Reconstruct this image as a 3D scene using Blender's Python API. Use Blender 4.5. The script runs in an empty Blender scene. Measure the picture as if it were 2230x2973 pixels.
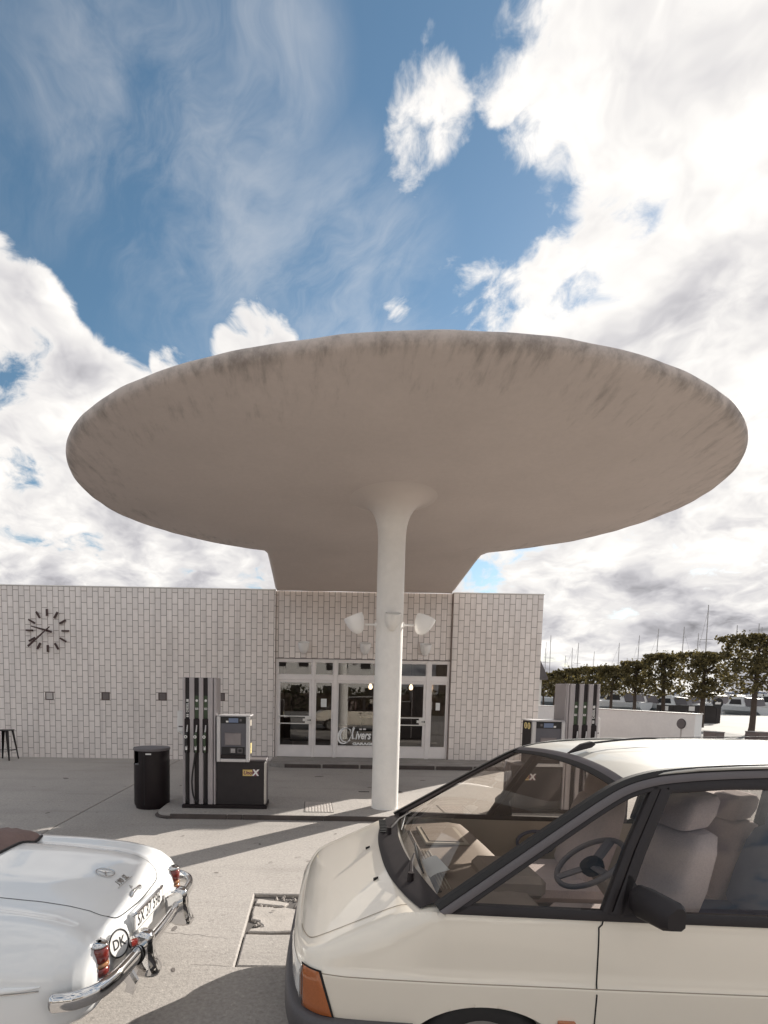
import bpy, bmesh, math, random
from mathutils import Vector, Matrix
R = random.Random(11)
S = bpy.context.scene
COL = S.collection
PI = math.pi
rad = math.radians

# ------------------------------------------------------------------ camera
cam_d = bpy.data.cameras.new('camera')
cam = bpy.data.objects.new('camera', cam_d)
COL.objects.link(cam)
S.camera = cam
YAW, PIT, ROL = 0.006568, 0.078843, 0.016548
cam_d.sensor_fit = 'AUTO'
cam_d.sensor_width = 36.0
cam_d.lens = 1500.0 / 2973.0 * 36.0
cam_d.shift_x = (1115.0 - 911.95) / 2973.0
cam_d.shift_y = (2120.35 - 1486.5) / 2973.0
cam_d.clip_start = 0.05
cam_d.clip_end = 3000.0
_f = Vector((math.sin(YAW), math.cos(YAW), 0)); _r = Vector((math.cos(YAW), -math.sin(YAW), 0)); _u = Vector((0, 0, 1))
_f2 = math.cos(PIT) * _f - math.sin(PIT) * _u
_u2 = math.cos(PIT) * _u + math.sin(PIT) * _f
_r3 = math.cos(ROL) * _r + math.sin(ROL) * _u2
_u3 = math.cos(ROL) * _u2 - math.sin(ROL) * _r
cam.matrix_world = Matrix(((_r3.x, _u3.x, -_f2.x, 0), (_r3.y, _u3.y, -_f2.y, 0), (_r3.z, _u3.z, -_f2.z, 1.9), (0, 0, 0, 1)))

# ------------------------------------------------------------------ view
S.render.engine = 'CYCLES'
S.view_settings.view_transform = 'Standard'
S.view_settings.look = 'None'
S.view_settings.exposure = 1.02
S.view_settings.gamma = 1.0
S.view_settings.use_curve_mapping = False
S.cycles.max_bounces = 7
S.cycles.transparent_max_bounces = 16
S.cycles.caustics_reflective = False
S.cycles.caustics_refractive = False

# ------------------------------------------------------------------ sun
SUN_AZ, SUN_EL = rad(46.5), rad(24.4)          # azimuth measured from +Y towards +X
SUN = Vector((math.sin(SUN_AZ) * math.cos(SUN_EL), math.cos(SUN_AZ) * math.cos(SUN_EL), math.sin(SUN_EL)))
sl = bpy.data.lights.new('sun', 'SUN')
sl.energy = 4.2
sl.angle = rad(0.5)
sl.color = (1.0, 0.945, 0.86)
so = bpy.data.objects.new('sun', sl)
COL.objects.link(so)
so.rotation_euler = (-SUN).to_track_quat('-Z', 'Y').to_euler()

# ------------------------------------------------------------------ world: Nishita sky with broken cloud
W = bpy.data.worlds.new('World')
S.world = W
W.use_nodes = True
W.cycles.sampling_method = 'MANUAL'
W.cycles.sample_map_resolution = 256
nt = W.node_tree
nt.nodes.clear()
def WN(t):
    return nt.nodes.new(t)
def lk(a, b):
    nt.links.new(a, b)
def setin(sock, v):
    if hasattr(v, 'links'):
        lk(v, sock)
    else:
        sock.default_value = v
def M(op, a, b=None, c=None, clamp=False):
    n = WN('ShaderNodeMath'); n.operation = op; n.use_clamp = clamp
    setin(n.inputs[0], a)
    if b is not None: setin(n.inputs[1], b)
    if c is not None: setin(n.inputs[2], c)
    return n.outputs[0]
def VM(op, a, b=None, out=0):
    n = WN('ShaderNodeVectorMath'); n.operation = op
    setin(n.inputs[0], a)
    if b is not None:
        if op == 'SCALE': setin(n.inputs['Scale'], b)
        else: setin(n.inputs[1], b)
    return n.outputs[out]
def SS(v, a, b, lo=0.0, hi=1.0):
    n = WN('ShaderNodeMapRange'); n.interpolation_type = 'SMOOTHSTEP'
    setin(n.inputs[0], v); n.inputs[1].default_value = a; n.inputs[2].default_value = b
    n.inputs[3].default_value = lo; n.inputs[4].default_value = hi
    return n.outputs[0]
def NZ(vec, scale, detail=8.0, rough=0.55, dist=0.0, lac=2.0):
    n = WN('ShaderNodeTexNoise'); n.noise_dimensions = '3D'
    setin(n.inputs['Vector'], vec); n.inputs['Scale'].default_value = scale
    n.inputs['Detail'].default_value = detail; n.inputs['Roughness'].default_value = rough
    n.inputs['Distortion'].default_value = dist; n.inputs['Lacunarity'].default_value = lac
    return n
sky = WN('ShaderNodeTexSky'); sky.sky_type = 'NISHITA'; sky.sun_disc = False
sky.sun_elevation = SUN_EL; sky.sun_rotation = SUN_AZ
sky.altitude = 0.0; sky.air_density = 1.0; sky.dust_density = 0.3; sky.ozone_density = 1.4
tc = WN('ShaderNodeTexCoord')
D = VM('NORMALIZE', tc.outputs['Generated'])
sep = WN('ShaderNodeSeparateXYZ'); lk(D, sep.inputs[0])
DZ = sep.outputs[2]
# flatten towards the horizon the way a cloud layer does
den = M('ADD', M('MAXIMUM', DZ, 0.0), 0.42)
Q = VM('SCALE', D, M('DIVIDE', 1.0, den))
warp = NZ(Q, 4.2, 3, 0.55)
Qw = VM('ADD', Q, VM('SCALE', VM('SUBTRACT', warp.outputs['Color'], (0.5, 0.5, 0.5)), 0.20))
n_big = NZ(Qw, 3.4, 2, 0.5).outputs['Fac']
n_fin = NZ(Qw, 6.5, 7, 0.60).outputs['Fac']
def field(blobs):
    acc = None
    for (x, y, z, a0, a1, wgt) in blobs:     # full weight inside angle a0, none beyond a1
        c = VM('DOT_PRODUCT', D, (x, y, z), out=1)
        v = SS(c, math.cos(a1), math.cos(a0), 0.0, wgt)
        acc = v if acc is None else M('MAXIMUM', acc, v)
    return acc
CUM = [
    (0.380, 0.601, 0.703, 0.033, 0.203, 0.80),
    (0.426, 0.646, 0.634, 0.041, 0.251, 0.90),
    (0.444, 0.705, 0.554, 0.043, 0.264, 0.90),
    (0.373, 0.760, 0.532, 0.031, 0.188, 0.80),
    (0.238, 0.819, 0.521, 0.015, 0.178, 0.75),
    (0.101, 0.841, 0.532, 0.000, 0.115, 0.60),
    (0.539, 0.631, 0.558, 0.043, 0.267, 0.90),
    (0.603, 0.706, 0.372, 0.054, 0.330, 0.90),
    (0.566, 0.795, 0.217, 0.047, 0.289, 0.70),
    (-0.434, 0.766, 0.474, 0.024, 0.148, 1.00),
    (-0.380, 0.802, 0.460, 0.018, 0.112, 1.00),
    (-0.422, 0.830, 0.364, 0.037, 0.228, 1.10),
    (-0.313, 0.909, 0.277, 0.040, 0.246, 0.80),
    (-0.494, 0.837, 0.236, 0.041, 0.249, 0.80),
    (-0.101, 0.970, 0.220, 0.024, 0.288, 0.70),
    (-0.096, 0.843, 0.530, 0.000, 0.091, 0.72),
    (-0.121, 0.832, 0.542, 0.000, 0.039, 0.50),
    (-0.222, 0.837, 0.501, 0.000, 0.027, 0.45),
    (0.126, 0.698, 0.705, 0.000, 0.088, 0.74),
    (0.126, 0.674, 0.727, 0.000, 0.058, 0.62),
    (0.119, 0.655, 0.746, 0.000, 0.037, 0.55),
    (0.215, 0.640, 0.738, 0.000, 0.047, 0.40),
    (0.214, 0.660, 0.721, 0.000, 0.039, 0.40),
    (-0.412, 0.717, 0.562, 0.000, 0.032, 0.50),
]
CLEAR = [
    (-0.095, 0.674, 0.733, 0.064, 0.395, 1.00),
    (0.102, 0.743, 0.662, 0.053, 0.327, 1.00),
    (-0.279, 0.721, 0.634, 0.038, 0.236, 1.00),
    (0.163, 0.674, 0.720, 0.036, 0.221, 1.00),
    (-0.137, 0.801, 0.583, 0.032, 0.199, 1.00),
    (-0.253, 0.805, 0.536, 0.016, 0.100, 0.90),
    (0.038, 0.795, 0.606, 0.026, 0.158, 0.90),
    (-0.281, 0.634, 0.720, 0.041, 0.253, 1.00),
]
CIRRUS = [
    (-0.214, 0.687, 0.695, 0.000, 0.186, 0.90),
    (-0.166, 0.731, 0.662, 0.000, 0.202, 1.00),
    (-0.135, 0.761, 0.634, 0.000, 0.156, 1.00),
    (-0.067, 0.675, 0.735, 0.000, 0.116, 0.90),
    (-0.267, 0.645, 0.716, 0.000, 0.139, 0.50),
    (-0.181, 0.800, 0.572, 0.000, 0.167, 0.50),
    (0.029, 0.813, 0.581, 0.000, 0.197, 1.00),
    (-0.367, 0.688, 0.627, 0.000, 0.094, 0.40),
]

pos = field(CUM); neg = field(CLEAR); cir = field(CIRRUS)
F = M('SUBTRACT', M('MULTIPLY', pos, 0.6), M('MULTIPLY', M('MULTIPLY', neg, 1.08), M('SUBTRACT', 1.0, M('MULTIPLY', pos, 0.85))))
hor = SS(DZ, 0.02, 0.30, 0.30, 0.0)           # more cloud towards the horizon
nn = M('ADD', M('MULTIPLY', M('SUBTRACT', n_big, 0.5), 2.2), M('MULTIPLY', M('SUBTRACT', n_fin, 0.5), 2.9))
dens = M('ADD', M('ADD', F, nn), M('ADD', hor, 0.38))
cum = SS(dens, 0.02, 0.46)
# thin high streaks
rot = WN('ShaderNodeVectorRotate'); rot.rotation_type = 'Z_AXIS'; lk(Qw, rot.inputs['Vector']); rot.inputs['Angle'].default_value = rad(58)
Qr = rot.outputs[0]
st = NZ(VM('ADD', VM('MULTIPLY', Qr, (1.0, 2.1, 1.0)), (3.1, 1.7, 0.4)), 3.2, 6, 0.66, 0.3).outputs['Fac']
st2 = NZ(Qw, 9.0, 3, 0.6).outputs['Fac']
cirm = M('MULTIPLY', M('ADD', M('MULTIPLY', cir, 0.85), 0.02), SS(M('ADD', M('MULTIPLY', st, 0.75), M('MULTIPLY', st2, 0.25)), 0.36, 0.72), clamp=True)
cirm = M('MULTIPLY', cirm, 0.44)
# cloud brightness: grey bodies, bright rims, brighter towards the sun
sund = VM('DOT_PRODUCT', D, tuple(SUN), out=1)
glow = M('POWER', M('MAXIMUM', sund, 0.0), 5.0)
n_sh = NZ(VM('ADD', Qw, (0.35, 0.3, -0.25)), 3.1, 4, 0.55).outputs['Fac']
thick = SS(dens, 0.30, 1.25)
shade = M('MULTIPLY', thick, SS(n_sh, 0.36, 0.66))
lum = M('SUBTRACT', M('ADD', 0.475, M('MULTIPLY', glow, 0.07)), M('MULTIPLY', shade, 0.17))
# lit and shaded sides: compare the density here with the density a step towards the sun
n_off = NZ(VM('ADD', Qw, tuple(SUN * 0.055)), 6.5, 4, 0.60).outputs['Fac']
lum = M('ADD', lum, M('MULTIPLY', M('MULTIPLY', M('SUBTRACT', n_fin, n_off), 0.62), SS(dens, 0.2, 0.7)))
lowg = SS(DZ, 0.0, 0.40, 0.13, 0.0)
lum = M('MAXIMUM', M('SUBTRACT', lum, M('MULTIPLY', lowg, SS(n_sh, 0.30, 0.60))), 0.15)
ccol = WN('ShaderNodeMix'); ccol.data_type = 'RGBA'
lk(SS(lum, 0.24, 0.52), ccol.inputs[0])
ccol.inputs[6].default_value = (0.97, 0.95, 1.0, 1); ccol.inputs[7].default_value = (1.0, 0.972, 0.94, 1)
bs = WN('ShaderNodeBackground'); bs.inputs['Strength'].default_value = 0.062
hs = WN('ShaderNodeHueSaturation'); hs.inputs['Saturation'].default_value = 1.08; hs.inputs['Hue'].default_value = 0.487; hs.inputs['Value'].default_value = 1.0
lk(sky.outputs[0], hs.inputs['Color']); lk(hs.outputs[0], bs.inputs['Color'])
bc = WN('ShaderNodeBackground'); lk(ccol.outputs[2], bc.inputs['Color']); lk(lum, bc.inputs['Strength'])
alpha = M('MAXIMUM', cum, cirm)
mixs = WN('ShaderNodeMixShader'); lk(alpha, mixs.inputs[0]); lk(bs.outputs[0], mixs.inputs[1]); lk(bc.outputs[0], mixs.inputs[2])
wo = WN('ShaderNodeOutputWorld'); lk(mixs.outputs[0], wo.inputs[0])

# ------------------------------------------------------------------ helpers
def lerp(a, b, t): return a + (b - a) * t
def sstep(a, b, x):
    t = min(1.0, max(0.0, (x - a) / (b - a))); return t * t * (3 - 2 * t)
def interp(xs, ys, x):
    if x <= xs[0]: return ys[0]
    for i in range(len(xs) - 1):
        if x <= xs[i + 1]:
            return lerp(ys[i], ys[i + 1], (x - xs[i]) / (xs[i + 1] - xs[i]))
    return ys[-1]
def cr(p0, p1, p2, p3, t):                       # Catmull-Rom on tuples
    return tuple(0.5 * ((2 * b) + (-a + c) * t + (2 * a - 5 * b + 4 * c - d) * t * t + (-a + 3 * b - 3 * c + d) * t ** 3)
                 for a, b, c, d in zip(p0, p1, p2, p3))
def spline(pts, n):                              # n samples per span
    out = []
    for i in range(len(pts) - 1):
        p0 = pts[max(i - 1, 0)]; p1 = pts[i]; p2 = pts[i + 1]; p3 = pts[min(i + 2, len(pts) - 1)]
        for k in range(n): out.append(cr(p0, p1, p2, p3, k / n))
    out.append(tuple(pts[-1])); return out
class MB:
    def __init__(s): s.v = []; s.f = []
    def add(s, vs, fs):
        o = len(s.v); s.v += [tuple(x) for x in vs]; s.f += [tuple(i + o for i in q) for q in fs]; return s
    def box(s, x0, x1, y0, y1, z0, z1, b=0.0, m=None):
        if b <= 0:
            vs = [(x, y, z) for x in (x0, x1) for y in (y0, y1) for z in (z0, z1)]
            fs = [(0, 1, 3, 2), (4, 6, 7, 5), (0, 4, 5, 1), (2, 3, 7, 6), (0, 2, 6, 4), (1, 5, 7, 3)]
        else:
            c = ((x0 + x1) / 2, (y0 + y1) / 2, (z0 + z1) / 2); h = ((x1 - x0) / 2, (y1 - y0) / 2, (z1 - z0) / 2)
            b = min(b, min(h) * 0.95)
            vs = []; idx = {}
            for sx in (-1, 1):
                for sy in (-1, 1):
                    for sz in (-1, 1):
                        for ax in range(3):
                            d = [h[0] - b, h[1] - b, h[2] - b]; d[ax] = h[ax]
                            idx[(sx, sy, sz, ax)] = len(vs)
                            vs.append((c[0] + sx * d[0], c[1] + sy * d[1], c[2] + sz * d[2]))
            fs = []
            for ax in range(3):
                o = [i for i in range(3) if i != ax]
                for sg in (-1, 1):
                    q = []
                    for (a, bb) in ((-1, -1), (1, -1), (1, 1), (-1, 1)):
                        k = [0, 0, 0]; k[ax] = sg; k[o[0]] = a; k[o[1]] = bb; q.append(idx[(k[0], k[1], k[2], ax)])
                    fl = (sg > 0) != (ax == 1)
                    fs.append(tuple(q if fl else q[::-1]))
                for a in (-1, 1):
                    for bb in (-1, 1):
                        k0 = [0, 0, 0]; k0[o[0]] = a; k0[o[1]] = bb
                        ka = k0[:]; ka[ax] = -1; kb = k0[:]; kb[ax] = 1
                        fs.append((idx[tuple(ka) + (o[0],)], idx[tuple(kb) + (o[0],)], idx[tuple(kb) + (o[1],)], idx[tuple(ka) + (o[1],)]))
            for sx in (-1, 1):
                for sy in (-1, 1):
                    for sz in (-1, 1):
                        fs.append(tuple(idx[(sx, sy, sz, a)] for a in range(3)))
        if m is not None: vs = [tuple(m @ Vector(v)) for v in vs]
        return s.add(vs, fs)
    def tube(s, path, r, n=8, sq=1.0, cap=True, up=None):
        P = [Vector(p) for p in path]; rings = []
        pu = None
        for i, p in enumerate(P):
            t = (P[min(i + 1, len(P) - 1)] - P[max(i - 1, 0)]).normalized()
            if pu is None:
                a = Vector(up) if up else (Vector((0, 0, 1)) if abs(t.z) < 0.9 else Vector((1, 0, 0)))
            else: a = Vector(up) if up else pu
            u = (a - t * a.dot(t)).normalized(); w = t.cross(u); pu = u
            rr = r[i] if isinstance(r, (list, tuple)) else r
            rings.append([p + u * (rr * math.sin(2 * PI * k / n)) + w * (rr * sq * math.cos(2 * PI * k / n)) for k in range(n)])
        vs = [v for g in rings for v in g]; fs = []
        for i in range(len(P) - 1):
            for k in range(n):
                fs.append((i * n + k, i * n + (k + 1) % n, (i + 1) * n + (k + 1) % n, (i + 1) * n + k))
        if cap:
            fs.append(tuple(range(n))[::-1]); fs.append(tuple((len(P) - 1) * n + k for k in range(n)))
        return s.add(vs, fs)
    def lathe(s, prof, n=24, c=(0, 0, 0), m=None, a0=0.0, a1=2 * PI):
        full = abs(a1 - a0 - 2 * PI) < 1e-6; k = n if full else n + 1
        vs = []; fs = []
        for (r, z) in prof:
            for j in range(k):
                a = a0 + (a1 - a0) * j / n
                v = Vector((r * math.cos(a), r * math.sin(a), z))
                if m is not None: v = m @ v
                vs.append((v.x + c[0], v.y + c[1], v.z + c[2]))
        for i in range(len(prof) - 1):
            for j in range(n):
                j2 = (j + 1) % k
                fs.append((i * k + j, i * k + j2, (i + 1) * k + j2, (i + 1) * k + j))
        return s.add(vs, fs)
    def grid(s, rows, flip=False, closed=False):
        n = len(rows[0]); vs = [p for r in rows for p in r]; fs = []
        for i in range(len(rows) - 1):
            for j in range(n if closed else n - 1):
                j2 = (j + 1) % n
                q = (i * n + j, i * n + j2, (i + 1) * n + j2, (i + 1) * n + j)
                fs.append(q[::-1] if flip else q)
        return s.add(vs, fs)
    def prism(s, poly, fn, t0, t1):                # poly in 2-D, fn(a,b,t)->xyz
        n = len(poly)
        vs = [fn(a, b, t0) for a, b in poly] + [fn(a, b, t1) for a, b in poly]
        fs = [tuple(range(n))[::-1], tuple(range(n, 2 * n))] + [(i, (i + 1) % n, n + (i + 1) % n, n + i) for i in range(n)]
        return s.add(vs, fs)
    def cyl(s, p0, p1, r0, r1=None, n=16): return s.tube([p0, p1], [r0, r0 if r1 is None else r1], n)
    def mesh(s, name): 
        me = bpy.data.meshes.new(name); me.from_pydata(s.v, [], s.f); me.update(); return me
ORG = {}
def link(o, parent=None):
    COL.objects.link(o)
    if parent is not None: o.parent = parent
    return o
def tag(o, label=None, cat=None, group=None, kind=None):
    if label: o['label'] = label
    if cat: o['category'] = cat
    if group: o['group'] = group
    if kind: o['kind'] = kind
    return o
def thing(name, label, cat, loc=(0, 0, 0), rotz=0.0, group=None):
    o = bpy.data.objects.new(name, None); o.empty_display_size = 0.2
    o.location = loc; o.rotation_euler = (0, 0, rotz); COL.objects.link(o)
    ORG[o.name] = (Vector(loc), rotz)
    return tag(o, label, cat, group)
def fixn(me):
    bm = bmesh.new(); bm.from_mesh(me); bmesh.ops.recalc_face_normals(bm, faces=bm.faces); bm.to_mesh(me); bm.free()
def obj(name, mb, mat, parent=None, smooth=35, local=False, fix=True, weld=0.0):
    me = mb.mesh(name) if isinstance(mb, MB) else mb
    if weld:
        bm = bmesh.new(); bm.from_mesh(me); bmesh.ops.remove_doubles(bm, verts=bm.verts, dist=weld); bm.to_mesh(me); bm.free()
    if fix: fixn(me)
    root = parent
    while root is not None and root.parent is not None: root = root.parent
    if root is not None and not local and root.name in ORG:
        o_, a_ = ORG[root.name]
        me.transform(Matrix.Rotation(-a_, 4, 'Z') @ Matrix.Translation(-o_))
    if smooth:
        me.polygons.foreach_set('use_smooth', [True] * len(me.polygons))
        me.set_sharp_from_angle(angle=rad(smooth))
    if mat is not None: me.materials.append(mat)
    return link(bpy.data.objects.new(name, me), parent)
def struct(name, mb, mat, **k):
    o = obj(name, mb, mat, **k); o['kind'] = 'structure'; return o
def copy_tree(o, parent=None):
    c = o.copy(); link(c, parent)
    for ch in o.children: copy_tree(ch, c)
    return c
def text_mesh(txt, size, fn, ext=0.0, shear=0.0, align='CENTER', bold=0.0, sx=1.0):
    cu = bpy.data.curves.new('text', 'FONT'); cu.body = txt; cu.size = size; cu.align_x = align; cu.align_y = 'CENTER'
    cu.shear = shear; cu.extrude = ext; cu.offset = bold; cu.resolution_u = 3
    t = bpy.data.objects.new('text', cu); COL.objects.link(t)
    dg = bpy.context.evaluated_depsgraph_get()
    me = bpy.data.meshes.new_from_object(t.evaluated_get(dg))
    bpy.data.objects.remove(t); bpy.data.curves.remove(cu)
    for v in me.vertices: v.co = Vector(fn(v.co.x * sx, v.co.y, v.co.z))
    return me
# ------------------------------------------------------------------ materials
MATS = {}
def mat(name, col, rough=0.6, metal=0.0, var=0.0, vscale=4.0, bump=0.0, bscale=40.0, coat=0.0, spec=0.5, fine=0.0, fscale=60.0, rvar=0.0, emit=None, estr=1.0):
    m = bpy.data.materials.new(name); m.use_nodes = True
    t = m.node_tree; b = t.nodes['Principled BSDF']
    b.inputs['Base Color'].default_value = (*col, 1); b.inputs['Roughness'].default_value = rough
    b.inputs['Metallic'].default_value = metal; b.inputs['Coat Weight'].default_value = coat
    b.inputs['Coat Roughness'].default_value = 0.03
    b.inputs['Specular IOR Level'].default_value = spec
    if emit:
        b.inputs['Emission Color'].default_value = (*emit, 1); b.inputs['Emission Strength'].default_value = estr
    def nz(scale, detail=6.0, r=0.6):
        g = t.nodes.new('ShaderNodeNewGeometry'); n = t.nodes.new('ShaderNodeTexNoise')
        n.inputs['Scale'].default_value = scale; n.inputs['Detail'].default_value = detail; n.inputs['Roughness'].default_value = r
        t.links.new(g.outputs['Position'], n.inputs['Vector']); return n.outputs['Fac']
    fac = None
    for a, sc in ((var, vscale), (fine, fscale)):
        if a:
            mr = t.nodes.new('ShaderNodeMapRange'); t.links.new(nz(sc), mr.inputs[0])
            mr.inputs[1].default_value = 0.28; mr.inputs[2].default_value = 0.72; mr.inputs[3].default_value = 1 - a; mr.inputs[4].default_value = 1 + a
            if fac is None: fac = mr.outputs[0]
            else:
                mm = t.nodes.new('ShaderNodeMath'); mm.operation = 'MULTIPLY'; t.links.new(fac, mm.inputs[0]); t.links.new(mr.outputs[0], mm.inputs[1]); fac = mm.outputs[0]
    if fac is not None:
        vs = t.nodes.new('ShaderNodeVectorMath'); vs.operation = 'SCALE'; vs.inputs[0].default_value = col
        t.links.new(fac, vs.inputs['Scale']); t.links.new(vs.outputs[0], b.inputs['Base Color'])
    if rvar:
        mr = t.nodes.new('ShaderNodeMapRange'); t.links.new(nz(vscale * 2.3), mr.inputs[0])
        mr.inputs[1].default_value = 0.3; mr.inputs[2].default_value = 0.7; mr.inputs[3].default_value = rough - rvar; mr.inputs[4].default_value = rough + rvar
        t.links.new(mr.outputs[0], b.inputs['Roughness'])
    if bump:
        bp = t.nodes.new('ShaderNodeBump'); bp.inputs['Strength'].default_value = bump; bp.inputs['Distance'].default_value = 0.01
        t.links.new(nz(bscale), bp.inputs['Height']); t.links.new(bp.outputs[0], b.inputs['Normal'])
    MATS[name] = m
    return m
def glass(name, tint, refl=1.0, ior=1.5, rough=0.0):
    m = bpy.data.materials.new(name); m.use_nodes = True; t = m.node_tree; t.nodes.clear()
    tr = t.nodes.new('ShaderNodeBsdfTransparent'); tr.inputs[0].default_value = (*tint, 1)
    gl = t.nodes.new('ShaderNodeBsdfGlossy'); gl.inputs['Roughness'].default_value = rough
    fr = t.nodes.new('ShaderNodeFresnel'); fr.inputs['IOR'].default_value = ior
    mu = t.nodes.new('ShaderNodeMath'); mu.operation = 'MULTIPLY'; mu.inputs[1].default_value = refl; mu.use_clamp = True
    mx = t.nodes.new('ShaderNodeMixShader'); ou = t.nodes.new('ShaderNodeOutputMaterial')
    t.links.new(fr.outputs[0], mu.inputs[0]); t.links.new(mu.outputs[0], mx.inputs[0])
    t.links.new(tr.outputs[0], mx.inputs[1]); t.links.new(gl.outputs[0], mx.inputs[2]); t.links.new(mx.outputs[0], ou.inputs[0])
    MATS[name] = m
    return m
m_conc = mat('concrete', (0.375, 0.345, 0.32), 0.9, var=0.10, vscale=1.1, fine=0.20, fscale=38.0, bump=0.35, bscale=70.0)
m_conc2 = mat('concrete_patch', (0.40, 0.365, 0.335), 0.9, var=0.14, vscale=3.0, fine=0.12, fscale=60.0, bump=0.4, bscale=60.0)
m_asph = mat('asphalt', (0.24, 0.225, 0.21), 0.95, var=0.14, vscale=0.5, fine=0.12, fscale=20.0, bump=0.2)
m_joint = mat('joint', (0.10, 0.09, 0.085), 0.95, var=0.2, vscale=9)
m_kerb = mat('island_kerb', (0.075, 0.06, 0.055), 0.8, var=0.25, vscale=5, bump=0.3)
m_pave = mat('pavement_stone', (0.30, 0.275, 0.255), 0.9, var=0.2, vscale=3, fine=0.1, bump=0.3)
m_white = mat('white_paint', (0.78, 0.75, 0.71), 0.45, var=0.04, vscale=2.0, fine=0.03, fscale=30)
m_frame = mat('frame_paint', (0.86, 0.81, 0.79), 0.45, var=0.05, vscale=3.0)
m_grout = mat('grout', (0.29, 0.24, 0.22), 0.95, var=0.2, vscale=4)
m_black = mat('black_metal', (0.014, 0.009, 0.010), 0.45, var=0.2, vscale=6, rvar=0.08, spec=0.3)
m_dark = mat('dark_plastic', (0.026, 0.021, 0.022), 0.55, var=0.15, vscale=8, spec=0.35)
m_clock = mat('clock_bronze', (0.055, 0.024, 0.022), 0.5, var=0.15, vscale=9)
m_grey = mat('pump_grey', (0.40, 0.365, 0.37), 0.42, metal=0.25, var=0.06, vscale=5)
m_silver = mat('silver_frame', (0.55, 0.53, 0.53), 0.4, metal=0.3, var=0.04)
m_slate = mat('terminal_slate', (0.10, 0.095, 0.11), 0.5, var=0.08)
m_screen = mat('terminal_screen', (0.23, 0.20, 0.20), 0.18, var=0.1, vscale=8)
m_lcd = mat('terminal_display', (0.16, 0.20, 0.30), 0.15)
m_green = mat('green_label', (0.045, 0.07, 0.035), 0.5)
m_label = mat('white_label', (0.75, 0.73, 0.71), 0.5)
m_tan = mat('tan_label', (0.62, 0.44, 0.16), 0.5)
m_plum = mat('plum_label', (0.16, 0.05, 0.075), 0.5)
m_yellow = mat('yellow_sticker', (0.72, 0.60, 0.25), 0.6)
m_ink = mat('black_ink', (0.015, 0.013, 0.014), 0.6)
m_rubber = mat('rubber', (0.018, 0.016, 0.016), 0.65, var=0.15, vscale=10)
m_chrome = mat('chrome', (0.66, 0.65, 0.645), 0.07, metal=1.0)
m_steel = mat('steel', (0.50, 0.48, 0.46), 0.3, metal=0.9, var=0.1, vscale=10)
m_alu = mat('tread_plate', (0.50, 0.46, 0.43), 0.5, metal=0.3, var=0.15, vscale=9, bump=0.3)
m_pane = glass('shop_glass', (0.70, 0.65, 0.60), refl=3.0, ior=1.5)
m_cglass = glass('car_glass', (0.92, 0.895, 0.87), refl=0.55, ior=1.5)
m_cglass2 = glass('windscreen_glass', (0.93, 0.895, 0.85), refl=1.0, ior=1.5)
m_cream = mat('cream_paint', (0.87, 0.785, 0.665), 0.30, coat=1.0, var=0.015, vscale=2)
m_roofp = mat('roof_paint', (0.52, 0.495, 0.445), 0.5, coat=0.4, var=0.02, vscale=2)
m_mwhite = mat('white_car_paint', (0.80, 0.80, 0.795), 0.25, coat=1.0)
m_trim = mat('grey_trim', (0.13, 0.115, 0.12), 0.55, var=0.08)
m_bump = mat('bumper_plastic', (0.085, 0.078, 0.082), 0.6, var=0.12, vscale=7, fine=0.1, fscale=90)
m_dash = mat('dash_vinyl', (0.26, 0.21, 0.175), 0.65, var=0.08, vscale=8)
m_dashl = mat('dash_light', (0.46, 0.41, 0.34), 0.6, var=0.06)
m_seat = mat('seat_fabric', (0.50, 0.43, 0.42), 0.95, var=0.07, vscale=6, fine=0.10, fscale=120, bump=0.3, bscale=160)
m_bseat = mat('blue_fabric', (0.10, 0.12, 0.19), 0.95, var=0.1, vscale=6)
m_orange = mat('orange_lens', (0.40, 0.115, 0.03), 0.12, coat=1.0, fine=0.1, fscale=120)
m_red = mat('red_lens', (0.16, 0.018, 0.014), 0.08, coat=1.0)
m_amber = mat('amber_lens', (0.30, 0.13, 0.05), 0.08, coat=1.0)
m_lens = mat('clear_lens', (0.75, 0.74, 0.72), 0.08, coat=1.0)
m_soft = mat('brown_cloth', (0.20, 0.135, 0.12), 0.85, var=0.12, vscale=6, bump=0.4, bscale=30)
m_paper = mat('paper', (0.75, 0.76, 0.75), 0.7)
m_bark = mat('bark', (0.075, 0.055, 0.045), 0.95, var=0.25, vscale=5, bump=0.6, bscale=25)
m_fence = mat('black_fence', (0.03, 0.024, 0.023), 0.7, var=0.2, vscale=3)
m_roof = mat('slate_roof', (0.12, 0.105, 0.105), 0.85, var=0.15, vscale=3)
m_brick = mat('brick_facade', (0.36, 0.30, 0.25), 0.9, var=0.15, vscale=1.5, fine=0.1, fscale=12)
m_hull = mat('white_hull', (0.70, 0.69, 0.68), 0.4, var=0.05)
m_mast = mat('mast', (0.38, 0.36, 0.35), 0.4, metal=0.5)
m_water = mat('harbour_water', (0.05, 0.07, 0.08), 0.12, bump=0.2, bscale=1.5)
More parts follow.
